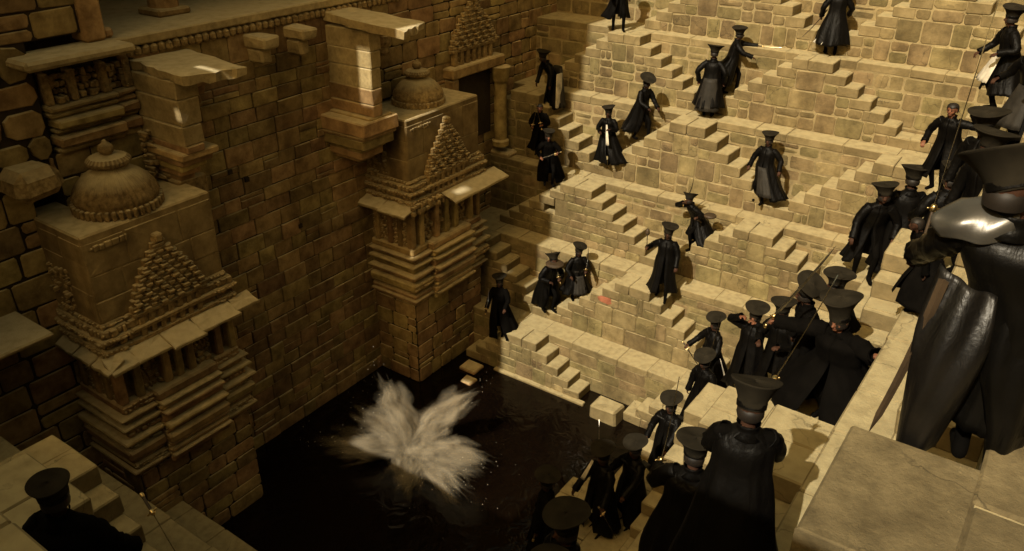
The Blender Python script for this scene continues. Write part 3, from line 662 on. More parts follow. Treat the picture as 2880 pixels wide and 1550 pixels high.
def crom(P, n):
    out = []
    for i in range(len(P)-1):
        p0, p1, p2, p3 = P[max(i-1, 0)], P[i], P[i+1], P[min(i+2, len(P)-1)]
        for s in range(n):
            t = s/n; out.append([.5*((2*b)+(-a+c)*t+(2*a-5*b+4*c-d)*t*t+(-a+3*b-3*c+d)*t**3) for a, b, c, d in zip(p0, p1, p2, p3)])
    out.append(list(P[-1])); return out
HATP = [(.088, -.05), (.099, -.02), (.102, .01), (.106, .035), (.12, .075), (.14, .115), (.163, .152), (.185, .182), (.196, .196), (.195, .204), (.17, .203), (.07, .199), (.003, .198)]
def person(label, loc, facing, H=1.98, lean=(0, 0), hands=None, feet=((-.11, .06), (.11, -.05)), hat=True, hat_tilt=(0, 0), hat_s=1.0, vox=.018, flare=1.0,
           drift=(0, 0), hem=.2, look=(0, 0), crouch=0, shift=(0, 0), hat_h=.75, bulk=.98, bare=False, panel=None, belt=False, scab=False, coat_mat=None, open_=.3, group='black coated swordsmen', strap=False, coat=True, seed=None, curl=.5, collar=True, fold=1.0):
    rr = random.Random(seed if seed is not None else len(label)*31+int(loc[0]*100))
    t = empty('person', label, 'person', group, loc=loc); t.rotation_euler = (0, 0, rad(facing)); s = H/1.98; t.scale = (s, s, s)
    lx, ly = lean
    pel = Vector((shift[0], shift[1]-.02-ly*.15, .94-crouch)); che = pel+Vector((lx*.75, ly*.75, .37-.25*(abs(lx)+abs(ly))**2)); nk = pel+Vector((lx, ly, .53-.3*(lx*lx+ly*ly)))
    up_ = (nk-pel).normalized()
    hd = nk+up_*.17+Vector((look[0]*.3, look[1]*.3+.015, 0))
    hands = hands or [(-.3, .12, .85), (.3, .12, .85)]
    sh = [nk+Vector((-.185, 0, -.07)), nk+Vector((.185, 0, -.07))]
    mb = MB(); parts = []
    C_ = lambda a, b, ra, rb, **k: capsule(mb, a, b, ra, rb, **k)
    for dx in (-.07, .07):
        C_(pel+Vector((dx, 0, 0)), (pel+che)/2+Vector((dx*.75, 0, 0)), .115, .105); C_((pel+che)/2+Vector((dx*.75, 0, 0)), che+Vector((dx, .0, 0)), .105, .125); C_(che+Vector((dx, 0, 0)), nk+Vector((dx*1.1, 0, -.09)), .125, .075)
    C_(sh[0], sh[1], .062, .062)
    C_(nk-up_*.06, hd-up_*.05, .062, .055)
    # head: skull, jaw, nose, ears, brow
    q = Quaternion((1, 0, 0), look[1]*-1.2) @ Quaternion((0, 0, 1), look[0]*-1.5)
    hp = lambda x, y, z: hd+q @ Vector((x, y, z))
    C_(hp(0, -.015, .03), hp(0, .012, .035), .095, .088); C_(hp(0, .02, -.02), hp(0, .05, -.075), .07, .036); C_(hp(-.03, .045, -.02), hp(.03, .045, -.02), .042, .042)
    C_(hp(0, .088, .012), hp(0, .112, -.022), .011, .017); C_(hp(-.04, .078, .03), hp(.04, .078, .03), .016, .016); C_(hp(-.012, .085, -.052), hp(.012, .085, -.052), .013, .013)
    for sx in (-1, 1): C_(hp(sx*.088, -.005, .015), hp(sx*.09, -.01, -.025), .017, .011)
    wrists = []
    for i, h in enumerate(hands):
        sg = (-1, 1)[i]; el, wr = ik(sh[i], Vector(h), .29, .26, (sg*.7, -.5, -.7)); wrists.append((el, wr))
        C_(sh[i], el, .058, .045); C_(el, wr, .043, .028)
        d = (wr-el).normalized(); side_ = Vector((0, 0, 1)).cross(d); side_ = side_.normalized() if side_.length > .05 else Vector((sg, 0, 0)); nrm = d.cross(side_)
        pc = wr+d*.075
        for o in (-.026, -.009, .009, .026): C_(wr+d*.02+side_*o*.6, wr+d*.085+side_*o, .017, .0135)
        for fi, (o, fl_) in enumerate(((-.03, .075), (-.01, .088), (.011, .082), (.031, .066))):
            p0 = wr+d*.088+side_*o; a1 = curl*.9+fi*.06; dn = d*math.cos(a1)-nrm*math.sin(a1); p1 = p0+dn*fl_*.45; a2 = a1+curl*1.3; dn = d*math.cos(a2)-nrm*math.sin(a2); p2 = p1+dn*fl_*.32; a3 = a2+curl*.9
            dn = d*math.cos(a3)-nrm*math.sin(a3); p3 = p2+dn*fl_*.25; C_(p0, p1, .0105, .0098, n=8); C_(p1, p2, .0098, .009, n=8); C_(p2, p3, .009, .0078, n=8)
        tb = wr+d*.03-side_*sg*.026; t1 = tb+(d*.6-side_*sg*.7-nrm*.35).normalized()*.04; t2 = t1+(d*.8-side_*sg*.1-nrm*.55).normalized()*.032; C_(tb, t1, .014, .0115, n=8); C_(t1, t2, .0115, .009, n=8)
    for i, f in enumerate(feet):
        sg = (-1, 1)[i]; z_ = f[2] if len(f) > 2 else 0; hip = pel+Vector((sg*.1, 0, -.04)); an = Vector((f[0], f[1], .085+z_))
        kn, an = ik(hip, an, .46, .44, (sg*.12, 1, 0)); C_(hip, kn, .09, .058); C_(kn, an, .06, .042); C_(an-Vector((0, .03, .045)), an+Vector((sg*.02, .15, -.05)), .042, .036); C_(an, an-Vector((0, .03, .04)), .045, .042)
    me = bpy.data.meshes.new('body'); me.from_pydata(mb.V, [], mb.F); o = bpy.data.objects.new('body_raw', me); COL.objects.link(o)
    md = o.modifiers.new('r', 'REMESH'); md.mode = 'VOXEL'; md.voxel_size = vox; md.use_smooth_shade = True
    sm = o.modifiers.new('s', 'SMOOTH'); sm.factor = .5; sm.iterations = 1 if vox > .012 else 2
    dg = bpy.context.evaluated_depsgraph_get(); me2 = bpy.data.meshes.new_from_object(o.evaluated_get(dg)); bpy.data.objects.remove(o); bpy.data.meshes.remove(me)
    body = bpy.data.objects.new('body', me2); me2.name = 'body'; COL.objects.link(body); body.parent = t
    me2.materials.clear()
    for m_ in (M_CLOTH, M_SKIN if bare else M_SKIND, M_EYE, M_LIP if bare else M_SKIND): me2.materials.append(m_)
    eyes = [hp(-.033, .093, .008), hp(.033, .093, .008)]; lip = hp(0, .1, -.053); neckz = nk+up_*.03
    for p in me2.polygons:
        c = p.center; k = 0
        if (c-neckz).dot(up_) > 0 and (c-hd).length < .2: k = 1
        for el, wr in wrists:
            if (c-wr).dot((wr-el).normalized()) > .0 and (c-wr).length < .22: k = 1
        if k == 1:
            if min((c-e).length for e in eyes) < .016: k = 2
            elif abs((c-lip).z) < .009 and (c-lip).length < .03: k = 3
        p.material_index = k; p.use_smooth = True
    # hair
    V, Fc = lathe([(.095, -.06), (.102, -.03), (.1, .0), (.09, .03), (.06, .045), (.002, .05)] if hat else [(.098, -.05), (.107, -.01), (.108, .04), (.098, .085), (.07, .115), (.03, .128), (.002, .13)], 18)
    hv = []
    for (x, y, z) in V:
        z2 = z if y < .02 or hat else max(z, .05+.02*math.sin(x*60)); hv.append(tuple(hp(x*.98+rr.uniform(-.003, .003), y*1.05-.012, z2+.0)))
    hv2 = [tuple(p) for p in hv]; mesh('hair', hv2, Fc, M_HAIR, t, smooth=True)
    if hat:
        q2 = q @ Quaternion((1, 0, 0), rad(hat_tilt[0]+rr.uniform(-5, 5))) @ Quaternion((0, 1, 0), rad(hat_tilt[1]+rr.uniform(-6, 6)))
        V, Fc = lathe([(r*1.05*(1+(hat_s-1)*max(0, z)/.26), z*hat_h) for r, z in HATP], 32)
        V = [tuple(hd+q @ Vector((0, -.01, .052))+q2 @ Vector((x*(1+.06*math.sin(3*math.atan2(y, x)+2)*max(0, z)*3), y*1.06-max(0, z)*.08, z+.012*math.sin(2*math.atan2(y, x)+1)*max(0, z)*5))) for x, y, z in V]
        h_ = mesh('hat', V, Fc, M_HAT, t, smooth=False)
        for i_, p in enumerate(h_.data.polygons): p.use_smooth = i_ < 32*8
        bv = [tuple(hd+q @ Vector((0, -.01, .052))+q2 @ Vector(v)) for v in lathe([(.108, -.03), (.110, .0), (.111, .012)], 24)[0]]
        mesh('hat_band', bv, lathe([(.108, -.03), (.110, .0), (.111, .012)], 24)[1], M_LEATH, h_, smooth=True)
    # long coat: sleeves and skirt
    if coat:
        ft = (Vector((feet[0][0], feet[0][1], 0))+Vector((feet[1][0], feet[1][1], 0)))/2
        hemc = Vector((ft.x+drift[0], ft.y+drift[1]-.04, hem)); kn = pel.lerp(hemc, .55)+Vector((drift[0]*-.1, 0, 0))
        f = flare*1.0; bk = bulk; sk = rr.uniform(.85, 1.2)
        K = [(*(nk+up_*.015), .075, .075, 0, 0), (*(nk-up_*.025), .13, .1, 0, 0), (*(nk-up_*.08), .2, .12, 0, .25), (*che, .215, .152, 0, .6), (*((che+pel)/2), .212, .158, 0, 1.1), (*(pel+Vector((0, 0, .02))), .245, .195, .05, 1.5),
             (*kn, .28*f, .25*f, open_*.6, 1.6), (*hemc, .35*f*sk, .29*f/sk, open_, 2.4)]
        K = [(q_[0], q_[1], q_[2], q_[3]*(bk if 2 <= i_ <= 6 else 1), q_[4]*(bk if 3 <= i_ <= 6 else 1), q_[5], q_[6]) for i_, q_ in enumerate(K)]
        rings = crom(K, 4); n = 44; k1, k2, ph1, ph2 = rr.choice((5, 6, 7)), rr.choice((9, 11, 13)), rr.uniform(0, 6), rr.uniform(0, 6)
        V = []; Fc = []
        for ri, (cx, cy, cz, rx, ry, op, am) in enumerate(rings):
            for i in range(n+1):
                th = op+(2*PI-2*op)*i/n; a = PI/2+th
                w_ = 1+fold*am*(.026*math.sin(k1*th+ph1+ri*.05)+.02*math.sin(k2*th+ph2-ri*.08)+.012*math.sin(17*th+ph1))
                zz = cz+(.03*math.sin(3*th+ph2)*am*.4 if ri > 20 else 0)
                V.append((cx+rx*w_*math.cos(a), cy+ry*w_*math.sin(a), zz))
        for ri in range(len(rings)-1):
            for i in range(n): Fc.append((ri*(n+1)+i, ri*(n+1)+i+1, (ri+1)*(n+1)+i+1, (ri+1)*(n+1)+i))
        mb = MB(); mb.add(V, Fc)
        for i, (el, wr) in enumerate(wrists):
            P = [(*sh[i], .075), (*sh[i].lerp(el, .35), .074), (*el, .062), (*el.lerp(wr, .5), .054), (*wr, .058), (*(wr+(wr-el).normalized()*.025), .062)]
            P = [(x_, y_, z_, r_*bk) for x_, y_, z_, r_ in P]; P[0] = (*(sh[i]+Vector(((.05, -.05)[i], 0, .005))), .078)
            rg = crom(P, 4); V = []; Fc = []; m_ = 14; dd = (wr-sh[i]).normalized()
            for r_i, (x, y, z, r_) in enumerate(rg):
                p = Vector((x, y, z)); nx = Vector(rg[min(r_i+1, len(rg)-1)][:3])-Vector(rg[max(r_i-1, 0)][:3]); nx.normalize()
                ax = nx.cross(Vector((0.1, 1, .05))).normalized(); ay = nx.cross(ax)
                for k in range(m_):
                    a = 2*PI*k/m_; r2 = r_*(1+.09*math.sin(r_i*2.3+k*.9)+.05*math.sin(k*2+r_i)+.03*rr.uniform(-1, 1)); V.append(tuple(p+(ax*math.cos(a)+ay*math.sin(a))*r2))
            for r_i in range(len(rg)-1):
                for k in range(m_): Fc.append((r_i*m_+k, r_i*m_+(k+1) % m_, (r_i+1)*m_+(k+1) % m_, (r_i+1)*m_+k))
            mb.add(V, Fc)
        ct = mb.build('coat', coat_mat or M_LEATH, t, smooth=True)
        sd = ct.modifiers.new('thick', 'SOLIDIFY'); sd.thickness = .008; sd.offset = 1
        if collar:
            cv = MB(); V = []; Fc = []
            for j, (r_, z_) in enumerate(((.125, -.045), (.085, .0), (.082, .035), (.09, .06))):
                for i in range(21):
                    a = PI/2+.5+(2*PI-1)*i/20; V.append(tuple(nk+Vector((r_*math.cos(a), r_*math.sin(a)-.005, z_))))
            for j in range(3):
                for i in range(20): Fc.append((j*21+i, j*21+i+1, (j+1)*21+i+1, (j+1)*21+i))
            cv.add(V, Fc); co = cv.build('collar', coat_mat or M_LEATH, t, smooth=True); sd = co.modifiers.new('thick', 'SOLIDIFY'); sd.thickness = .006
    if panel:                                             # pale or grey cloth hanging in front or behind
        mt_, a0, a1, zt, zb_ = panel
        V = []; Fc = []; n = 12
        for j in range(9):
            u = j/8; z_ = pel.z+.1+(zt)-u*(pel.z+.1+zt-zb_); c = pel.lerp(Vector((drift[0], drift[1], 0)), u*.8); rr_ = .225+.17*u*flare
            for i in range(n+1):
                a = rad(a0+(a1-a0)*i/n); w_ = 1+.04*u*math.sin(i*2.1)+.015
                V.append((c.x+rr_*w_*math.cos(a), c.y+rr_*.92*w_*math.sin(a), z_))
        for j in range(8):
            for i in range(n): Fc.append((j*(n+1)+i, j*(n+1)+i+1, (j+1)*(n+1)+i+1, (j+1)*(n+1)+i))
        pn = mesh('cloth_panel', V, Fc, mt_, t, smooth=True); pn.modifiers.new('thick', 'SOLIDIFY').thickness = .006
    if belt:
        V, Fc = lathe([(.2, -.03), (.207, 0), (.2, .03)], 24); c = pel+Vector((0, 0, .12))
        mesh('belt', [tuple(c+Vector((x*1.05, y*.86, z))) for x, y, z in V], Fc[:-1], M_SILK, t, smooth=True)
    if scab:
        a = pel+Vector((-.22, .22, .12)); b = pel+Vector((-.3, -.62, -.38)) if scab is True else Vector(scab)
        blade(None, t, a, b, mt=M_WOOD, name='scabbard', w0=.045, w1=.025, th=.018)
    if strap:
        for sx in (-1, 1):
            mesh('shoulder_strap', *rblock(-.085, .085, -.17, .15, 0, .03, lambda u, v, z, sx=sx: tuple(nk+Vector((sx*.12+u, v-.02, -.05+z-abs(v)*.3-abs(u)*.15))), c=.03, j=0), M_SHEEN, t)
    return t, wrists, s
def blade(label, parent, a, b, mt=None, name='blade', w0=.032, w1=.012, th=.007, bend=.03):
    a, b = Vector(a), Vector(b); d = b-a; x = d.cross(Vector((0, 0, 1)))
    x = x.normalized() if x.length > .01 else Vector((1, 0, 0)); y = d.normalized().cross(x)
    V = []; Fc = []; n = 8
    for i in range(n+1):
        u = i/n; c = a+d*u+y*bend*math.sin(u*PI)*d.length; w_ = (w0+(w1-w0)*u)*(1 if i < n else .15)
        V += [tuple(c+y*w_*.5), tuple(c+x*th*.5), tuple(c-y*w_*.5), tuple(c-x*th*.5)]
    for i in range(n):
        for k in range(4): Fc.append((i*4+k, i*4+(k+1) % 4, i*4+4+(k+1) % 4, i*4+4+k))
    Fc += [(3, 2, 1, 0), tuple(n*4+k for k in range(4))]
    return mesh(name, V, Fc, mt or M_STEEL, parent, smooth=False)
def sword(label, grip, tip, L_=.85, bend=.03, tint=None, group='swords held by the swordsmen', cat='sword', k=1.0):
    g, tp = Vector(grip), Vector(tip); d = (tp-g).normalized()
    t = empty('sword', label, cat, group, loc=tuple(g))
    bl = blade(None, t, d*.075, d*L_, bend=bend, w0=.034*k, w1=.016*k, th=.008*k)
    mb = MB(); capsule(mb, -d*.11, d*.06, .014*k, .013*k, n=8); mb.build('grip', M_WOOD, t, smooth=True)
    x = d.orthogonal().normalized(); mb = MB(); capsule(mb, d*.065-x*.05*k, d*.065+x*.05*k, .009*k, .009*k, n=8); capsule(mb, d*.06, d*.075, .024*k, .024*k, n=10); mb.build('guard', M_BRASS, t, smooth=True)
    mb = MB(); capsule(mb, -d*.12, -d*.1, .02*k, .018*k, n=8); mb.build('pommel', M_BRASS, t, smooth=True)
    return t
def hand_world(res, i, up=0.0):
    t, wr, s = res; el, w_ = wr[i]; p = w_+(w_-el).normalized()*.09
    return Matrix.Translation(t.location) @ Matrix.Rotation(t.rotation_euler[2], 4, 'Z') @ Matrix.Scale(s, 4) @ p
def held(label, res, i, direction, L_=.85, **kw):
    g = hand_world(res, i); d = Vector(direction).normalized(); return sword(label, g, g+d, L_*res[2], **kw)

P_ = {}
# --- on the far wall, from the top down
person('man in a grey-sheened black coat at the top edge, on the upper left stair', (-11.62, 21.75, 8.71), -150, 1.95, lean=(0, .12), feet=((-.16, .1), (.13, -.1)), hands=[(-.3, .25, 1.0), (.28, .35, 1.05)], flare=1.15, panel=(M_SILK, 200, 260, 0, .3), hem=.35, drift=(.1, -.15))
person('man in a long flared coat with pale lining, at the top edge', (-5.78, 22.45, 8.71), 20, 2.0, hands=[(-.34, .1, .95), (.32, .2, 1.0)], flare=1.35, panel=(M_WHITE, 190, 235, -.45, .3), hem=.3, scab=(-.75, -.3, .45), open_=.5)
res = person('man seen from behind with a grey silk apron skirt, before the pale streaked stair', (-8.37, 21.15, 6.92), 12, 2.05, hands=[(-.33, -.02, .95), (.33, .02, .95)], flare=1.2, panel=(M_SILK, 225, 318, 0, .22), hem=.3, hat_tilt=(-14, 0), hat_s=1.1)
res = person('man reaching out to the right with his coat blown wide, behind the grey aproned man', (-8.12, 21.85, 7.45), -70, 1.9, lean=(0, .1), hands=[(-.2, .62, 1.32), (.3, .5, 1.12)], flare=1.4, drift=(.15, -.35), hem=.3, feet=((-.14, .2), (.12, -.18)))
held('short sword pointing right in the hand of the man reaching out', res, 0, (1, .1, .05), .6)
res = person('tall man leaning over in a shiny grey coat, half in the shade by the corner', (-12.95, 20.45, 6.45), 160, 1.95, lean=(.05, .28), hands=[(-.25, .3, .85), (.22, .42, .85)], flare=1.0, panel=(M_SILK, 180, 330, .25, .15), hem=.12, look=(0, .12), hat_tilt=(10, 0))
tag(mesh('white_banner', *rblock(-12.68, -12.62, 20.2, 20.45, 6.6, 7.6, mB, c=.01), M_WHITE), 'narrow white cloth hanging beside the leaning man', 'cloth')
res = person('bareheaded swordsman in the shade crossing two thin blades', (-12.6, 19.3, 5.45), -160, 1.72, hat=False, bare=True, hands=[(-.16, .34, 1.15), (.2, .34, 1.1)], lean=(0, .1), flare=1.1, coat_mat=M_CLOTH)
held('thin curved blade raised left by the bareheaded swordsman', res, 0, (-.35, .1, 1), .75); held('thin curved blade raised right by the bareheaded swordsman', res, 1, (.25, -.1, 1), .8)
res = person('swordsman in deep shade holding a pale blade low, in the corner group', (-12.05, 18.95, 4.75), -140, 1.85, hat_s=.9, bare=True, hands=[(-.2, .45, 1.2), (.3, .35, 1.05)], lean=(.05, .2), flare=1.35, drift=(-.1, -.3), hem=.1, coat_mat=M_CLOTH)
held('pale blade pointing down left, held by the swordsman in deep shade', res, 0, (-.9, -.2, -.4), .7)
res = person('man in a ragged flaring coat with a white strip down his front', (-10.83, 20.1, 5.35), -165, 1.8, hands=[(-.14, .32, 1.2), (.18, .32, 1.1)], lean=(0, .08), flare=1.45, drift=(-.2, .1), hem=.12, open_=.1, hat_tilt=(0, 8), panel=(M_WHITE, 80, 92, .25, .75))
res = person('man with a tall pointed tilted hat climbing the left steps of the streaked stair', (-10.0, 20.42, 6.15), -110, 1.92, lean=(0, .12), hands=[(-.2, .42, 1.0), (.2, .45, 1.05)], flare=1.2, drift=(0, -.25), hem=.25, hat_tilt=(-25, 10), hat_s=1.15, feet=((-.12, .22, .0), (.12, -.1)), panel=(M_SILK, 240, 300, -.2, .3))
res = person('lone man walking with his coat tail swinging right, in front of the plain wall recess', (-6.27, 20.15, 5.25), 175, 2.0, hands=[(-.42, .1, .98), (.3, .25, 1.0)], flare=1.15, drift=(-.3, 0), hem=.22, panel=(M_SILK, 60, 118, -.05, .3), feet=((-.1, .12), (.12, -.06)))
res = person('crouched swordsman raising a curved blade beside a round shadow on the wall', (-7.58, 19.25, 3.95), 150, 1.85, lean=(.0, .3), crouch=.12, hands=[(-.42, .3, 1.12), (.16, .42, 1.35)], flare=1.3, drift=(-.3, -.15), hem=.22, hat_tilt=(22, 12), belt=True, feet=((-.2, .25), (.16, -.2)), scab=True)
held('pale curved blade held upright by the crouched swordsman', res, 1, (.25, -.05, 1), .85, bend=.07)
tag(mesh('hand_drum', *lathe([(.14, 0), (.16, .02), (.16, .05), (.14, .07), (.0, .072)], 20, (-7.12, 19.0, 5.0)), M_WOOD), 'small round buckler at the crouched swordsman hand', 'shield')
res = person('man in a long buttoned coat with one fist raised to a short club', (-7.72, 17.85, 3.02), -165, 2.15, hands=[(-.28, .2, .92), (.42, .12, 1.28)], flare=1.0, hem=.18, coat_mat=M_LEATH, feet=((-.1, .16, -.1), (.12, -.06)), hat_tilt=(0, -6))
cg = hand_world(res, 1); cl_ = empty('club', 'short round headed club raised by the man with one fist up', 'club', loc=tuple(cg)); mb = MB(); capsule(mb, (0, 0, -.12), (-.02, 0, .4), .012, .012, n=8); mb.build('handle', M_WOOD, cl_); mb = MB(); capsule(mb, (-.02, 0, .4), (-.02, 0, .47), .06, .05, n=10); mb.build('head', M_WOOD, cl_, smooth=True)
res = person('man with a pale sash and grey knee cloth, by the red paint patch', (-10.25, 17.75, 2.1), -130, 1.95, hands=[(-.12, .38, 1.1), (.3, .3, .95)], flare=1.2, crouch=.1, lean=(0, .04), belt=True, panel=(M_SILK, 60, 120, -.1, .35), hem=.3, hat_tilt=(-8, -8))
held('straight blade held upright by the man with the pale sash', res, 0, (.05, 0, 1), .8)
res = person('man leaning forward with a curved sword, left of the pale sashed man', (-11.0, 17.45, 1.62), -120, 2.12, hands=[(-.12, .4, 1.15), (.2, .4, 1.12)], lean=(0, .22), flare=1.25, drift=(-.1, -.3), hem=.1, hat_tilt=(20, 0), hat_s=.95)
held('curved sword slanting up left from the leaning man', res, 0, (-.45, .1, 1), .85)
tag(mesh('round_shield', *lathe([(.25, 0), (.26, .03), (.2, .07), (.02, .09)], 22, (-10.72, 17.3, 3.25)), M_WOOD), 'dark round buckler behind the leaning swordsman', 'shield')
res = person('man all in black at the foot of the corner stairs, nearest the bastion', (-11.95, 16.4, 1.05), -160, 1.98, hands=[(-.24, .3, 1.0), (.3, .3, .9)], flare=1.35, drift=(-.2, .1), hem=.06, coat_mat=M_CLOTH)
held('thin dim blade beside the man all in black', res, 1, (.15, 0, 1), .7)
# --- on the right side, going from far to near
res = person('man in a white and grey under-robe at the upper right edge', (-1.35, 16.9, 9.35), 120, 1.95, hands=[(-.3, .3, 1.1), (.3, .35, 1.0)], flare=1.15, panel=(M_WHITE, 60, 120, 0, .55), hem=.35, lean=(0, .1), hat_tilt=(0, -12))
res = person('broad man at the top right corner with a striped grey skirt', (-.75, 15.0, 9.3), 140, 1.95, hands=[(-.34, .35, 1.15), (.3, .4, 1.1)], flare=1.2, panel=(M_SILK, 50, 130, 0, .4), lean=(0, .18), hat_tilt=(10, 0))
person('man half out of the picture at the top right corner', (-.2, 16.8, 10.6), 160, 1.95, lean=(0, .1), flare=1.1)
res = person('bareheaded man lifting his hand to his ear, right of the thin upright sword', (-1.62, 14.25, 8.62), 165, 1.66, hat=False, bare=True, hands=[(-.4, .18, 1.62), (.3, .3, 1.0)], lean=(0, .15), flare=1.1, hem=.3, vox=.014)
res = person('man with a big flat hat seen from above, behind the bareheaded man', (-.92, 12.0, 8.72), 150, 2.05, hat_s=1.2, hat_tilt=(-6, 0), lean=(0, .1))
person('man with a wide dark hat low behind the long thin sword', (-.72, 11.0, 8.72), 150, 2.1, hat_s=1.25, hat_tilt=(8, 0), lean=(0, .12))
person('man in a sheened leather back seen from behind, right of the bent man', (-1.98, 14.2, 6.92), 25, 2.2, hands=[(-.3, .2, 1.0), (.3, .25, 1.0)], flare=1.05, hat_tilt=(-10, 6), panel=None)
person('man with a greenish grey hat behind the long thin sword', (-1.34, 13.2, 7.5), 35, 2.05, hands=[(-.3, .2, 1.0), (.3, .25, 1.0)], flare=1.1, hat_s=1.15, hat_tilt=(6, 8))
res = person('bent man in puffed black sleeves standing on the pale stair platform', (-2.4, 13.95, 6.92), -160, 2.02, lean=(-.04, .22), hands=[(-.32, .3, .9), (.3, .36, .88)], flare=1.0, hem=.35, hat_tilt=(12, 6), open_=.7, feet=((-.12, .14), (.1, -.04)), crouch=.03)
person('kneeling man almost hidden in the dark beside the largest man', (-1.0, 9.8, 8.72), 120, 1.35, lean=(0, .3), hat=False, coat_mat=M_CLOTH, flare=1.5)
person('bent man in the dark between the lunging swordsman and the largest man', (-1.8, 10.35, 6.92), 100, 1.9, lean=(0, .22), coat_mat=M_CLOTH, flare=1.2)
res = person('man in a dark cap with pale gloves, above the lunging swordsman blade', (-3.0, 11.9, 5.35), 170, 1.98, hands=[(-.16, .38, 1.2), (.2, .36, 1.15)], flare=1.1, lean=(.02, .08), curl=.8)
person('man whose flared hat top shows tilted, left of the lunging swordsman', (-2.2, 10.15, 6.7), 120, 2.0, hat_s=1.2, hat_tilt=(24, -20), lean=(0, .15), flare=1.1, coat_mat=M_CLOTH)
res = person('lunging swordsman with face bowed under a flared hat, one hand on the ledge', (-1.62, 9.3, 6.92), 165, 2.12, lean=(0, .16), bare=True, hands=[(-.5, .22, 1.42), (.74, .22, 1.28)], flare=1.95, bulk=1.35, hem=.03, drift=(0, -.2), hat_tilt=(6, 4), hat_s=1.1, hat_h=1.15, look=(0, .1), vox=.011, feet=((-.22, .3), (.2, -.3)), coat_mat=M_CLOTH, curl=1.1, fold=1.4)
P_['lunge'] = res
held('long sword thrust up right by the lunging swordsman, with a brass pommel', res, 1, (.44, .02, .9), 1.25, k=1.3, bend=.01)
res = person('man gripping his hat brim with raised fingers', (-3.55, 12.15, 4.95), 175, 1.95, bare=True, hands=[(-.14, .26, 1.68), (.16, .24, 1.7)], flare=1.05, hat_tilt=(-6, 0), vox=.013, curl=.6)
res = person('small soldier holding a thin sword upright, left of the man gripping his hat', (-5.0, 14.4, 3.2), 150, 1.92, hands=[(-.3, .3, 1.0), (.34, .34, 1.05)], flare=1.15, drift=(-.25, -.15), hem=.12, hat_tilt=(-6, 4))
held('thin sword upright in the small soldier hand', res, 0, (.12, .1, 1), 1.2)
g_ = hand_world(res, 1); sword('short sword slanting down right between the soldiers', g_, g_+Vector((.8, -.3, -.5)), .9)
person('man under a flat round hat with a pale neck, below the small soldier', (-4.6, 13.15, 3.15), 165, 1.92, hat_tilt=(-14, 0), hat_s=1.05, lean=(0, .1), flare=1.3, hem=.1, panel=(M_WHITE, 215, 240, .62, 1.1))
res = person('soldier with a flat hat and grey shoulder cloth climbing by the water stairs', (-4.55, 11.4, 3.12), 170, 1.95, hat_tilt=(-12, 0), hands=[(-.2, .3, .95), (.25, .28, 1.0)], flare=1.0, strap=True)
res = person('soldier with a flat greenish hat, second from the splash', (-4.5, 9.95, 3.12), 160, 1.95, hat_tilt=(-8, 0), hands=[(-.2, .35, 1.0), (.35, .35, 1.05)], flare=1.1, strap=True)
held('curved sword leaning left from the greenish hatted soldier', res, 1, (-.35, .55, .6), 1.0, bend=.08)
res = person('soldier with a flat brown hat and a bright collar, nearest the splash', (-4.85, 9.5, 3.12), 170, 1.95, hat_tilt=(-6, 0), hands=[(-.3, .3, .9), (.3, .3, .95)], flare=1.1, panel=(M_WHITE, 70, 82, .62, 1.35))
held('dark grooved sword slanting across the crowd, right of the brown hat', res, 0, (.6, -.5, .1), .7)
res = person('man with a broad dull hat in the shade at the bottom edge', (-2.6, 4.5, 6.92), 150, 1.92, hat_s=.98, hat_tilt=(-4, 0), vox=.015)
held('pale straight sword pointing up beside the bottom edge ledge', res, 1, (.12, .5, .85), .9)
person('man with the lowest and widest dull hat, cut by the bottom edge', (-2.45, 4.0, 6.92), 150, 1.86, hat_s=1.05, hat_tilt=(-4, 0), vox=.015)
res = person('broad backed man in a round flat hat, left of the tall flared hat', (-2.1, 6.0, 6.92), 15, 1.98, bulk=1.12, hat_tilt=(-4, -6), hat_s=.95, hands=[(-.36, .3, 1.1), (.3, .25, 1.0)], flare=1.25, vox=.013)
held('sword rising between the flat hat and the pale block', res, 0, (.0, .25, 1), 1.0, k=1.1)
res = person('big man seen from behind in a tall flared hat at the bottom', (-1.3, 4.7, 8.71), 20, 1.86, hat_s=.86, hat_h=.85, bulk=1.05, hat_tilt=(-22, 4), hands=[(-.22, .34, 1.0), (.24, .34, 1.0)], flare=1.15, vox=.012, hem=.12)
g_ = Vector((-1.3, 5.1, 10.2)); sword('slender sword slanting up right behind the tall flared hat', g_, g_+Vector((.05, 1.0, .35)), 1.25, k=1.0)
res = person('largest man in glossy leather at the right edge, striding with a long scabbard', (.12, 4.84, 10.36), 8, 2.16, hat_s=.95, hat_h=.8, hat_tilt=(-24, -16), lean=(-.2, -.12), shift=(-.06, 0), hands=[(-.62, .34, 1.0), (.1, .3, 1.0)], flare=.6, bulk=1.12, vox=.011, hem=.3, open_=.4, feet=((-.16, .02), (.1, .0)), fold=1.0, drift=(-.02, 0), coat_mat=M_SMOOTH)
t = res[0]
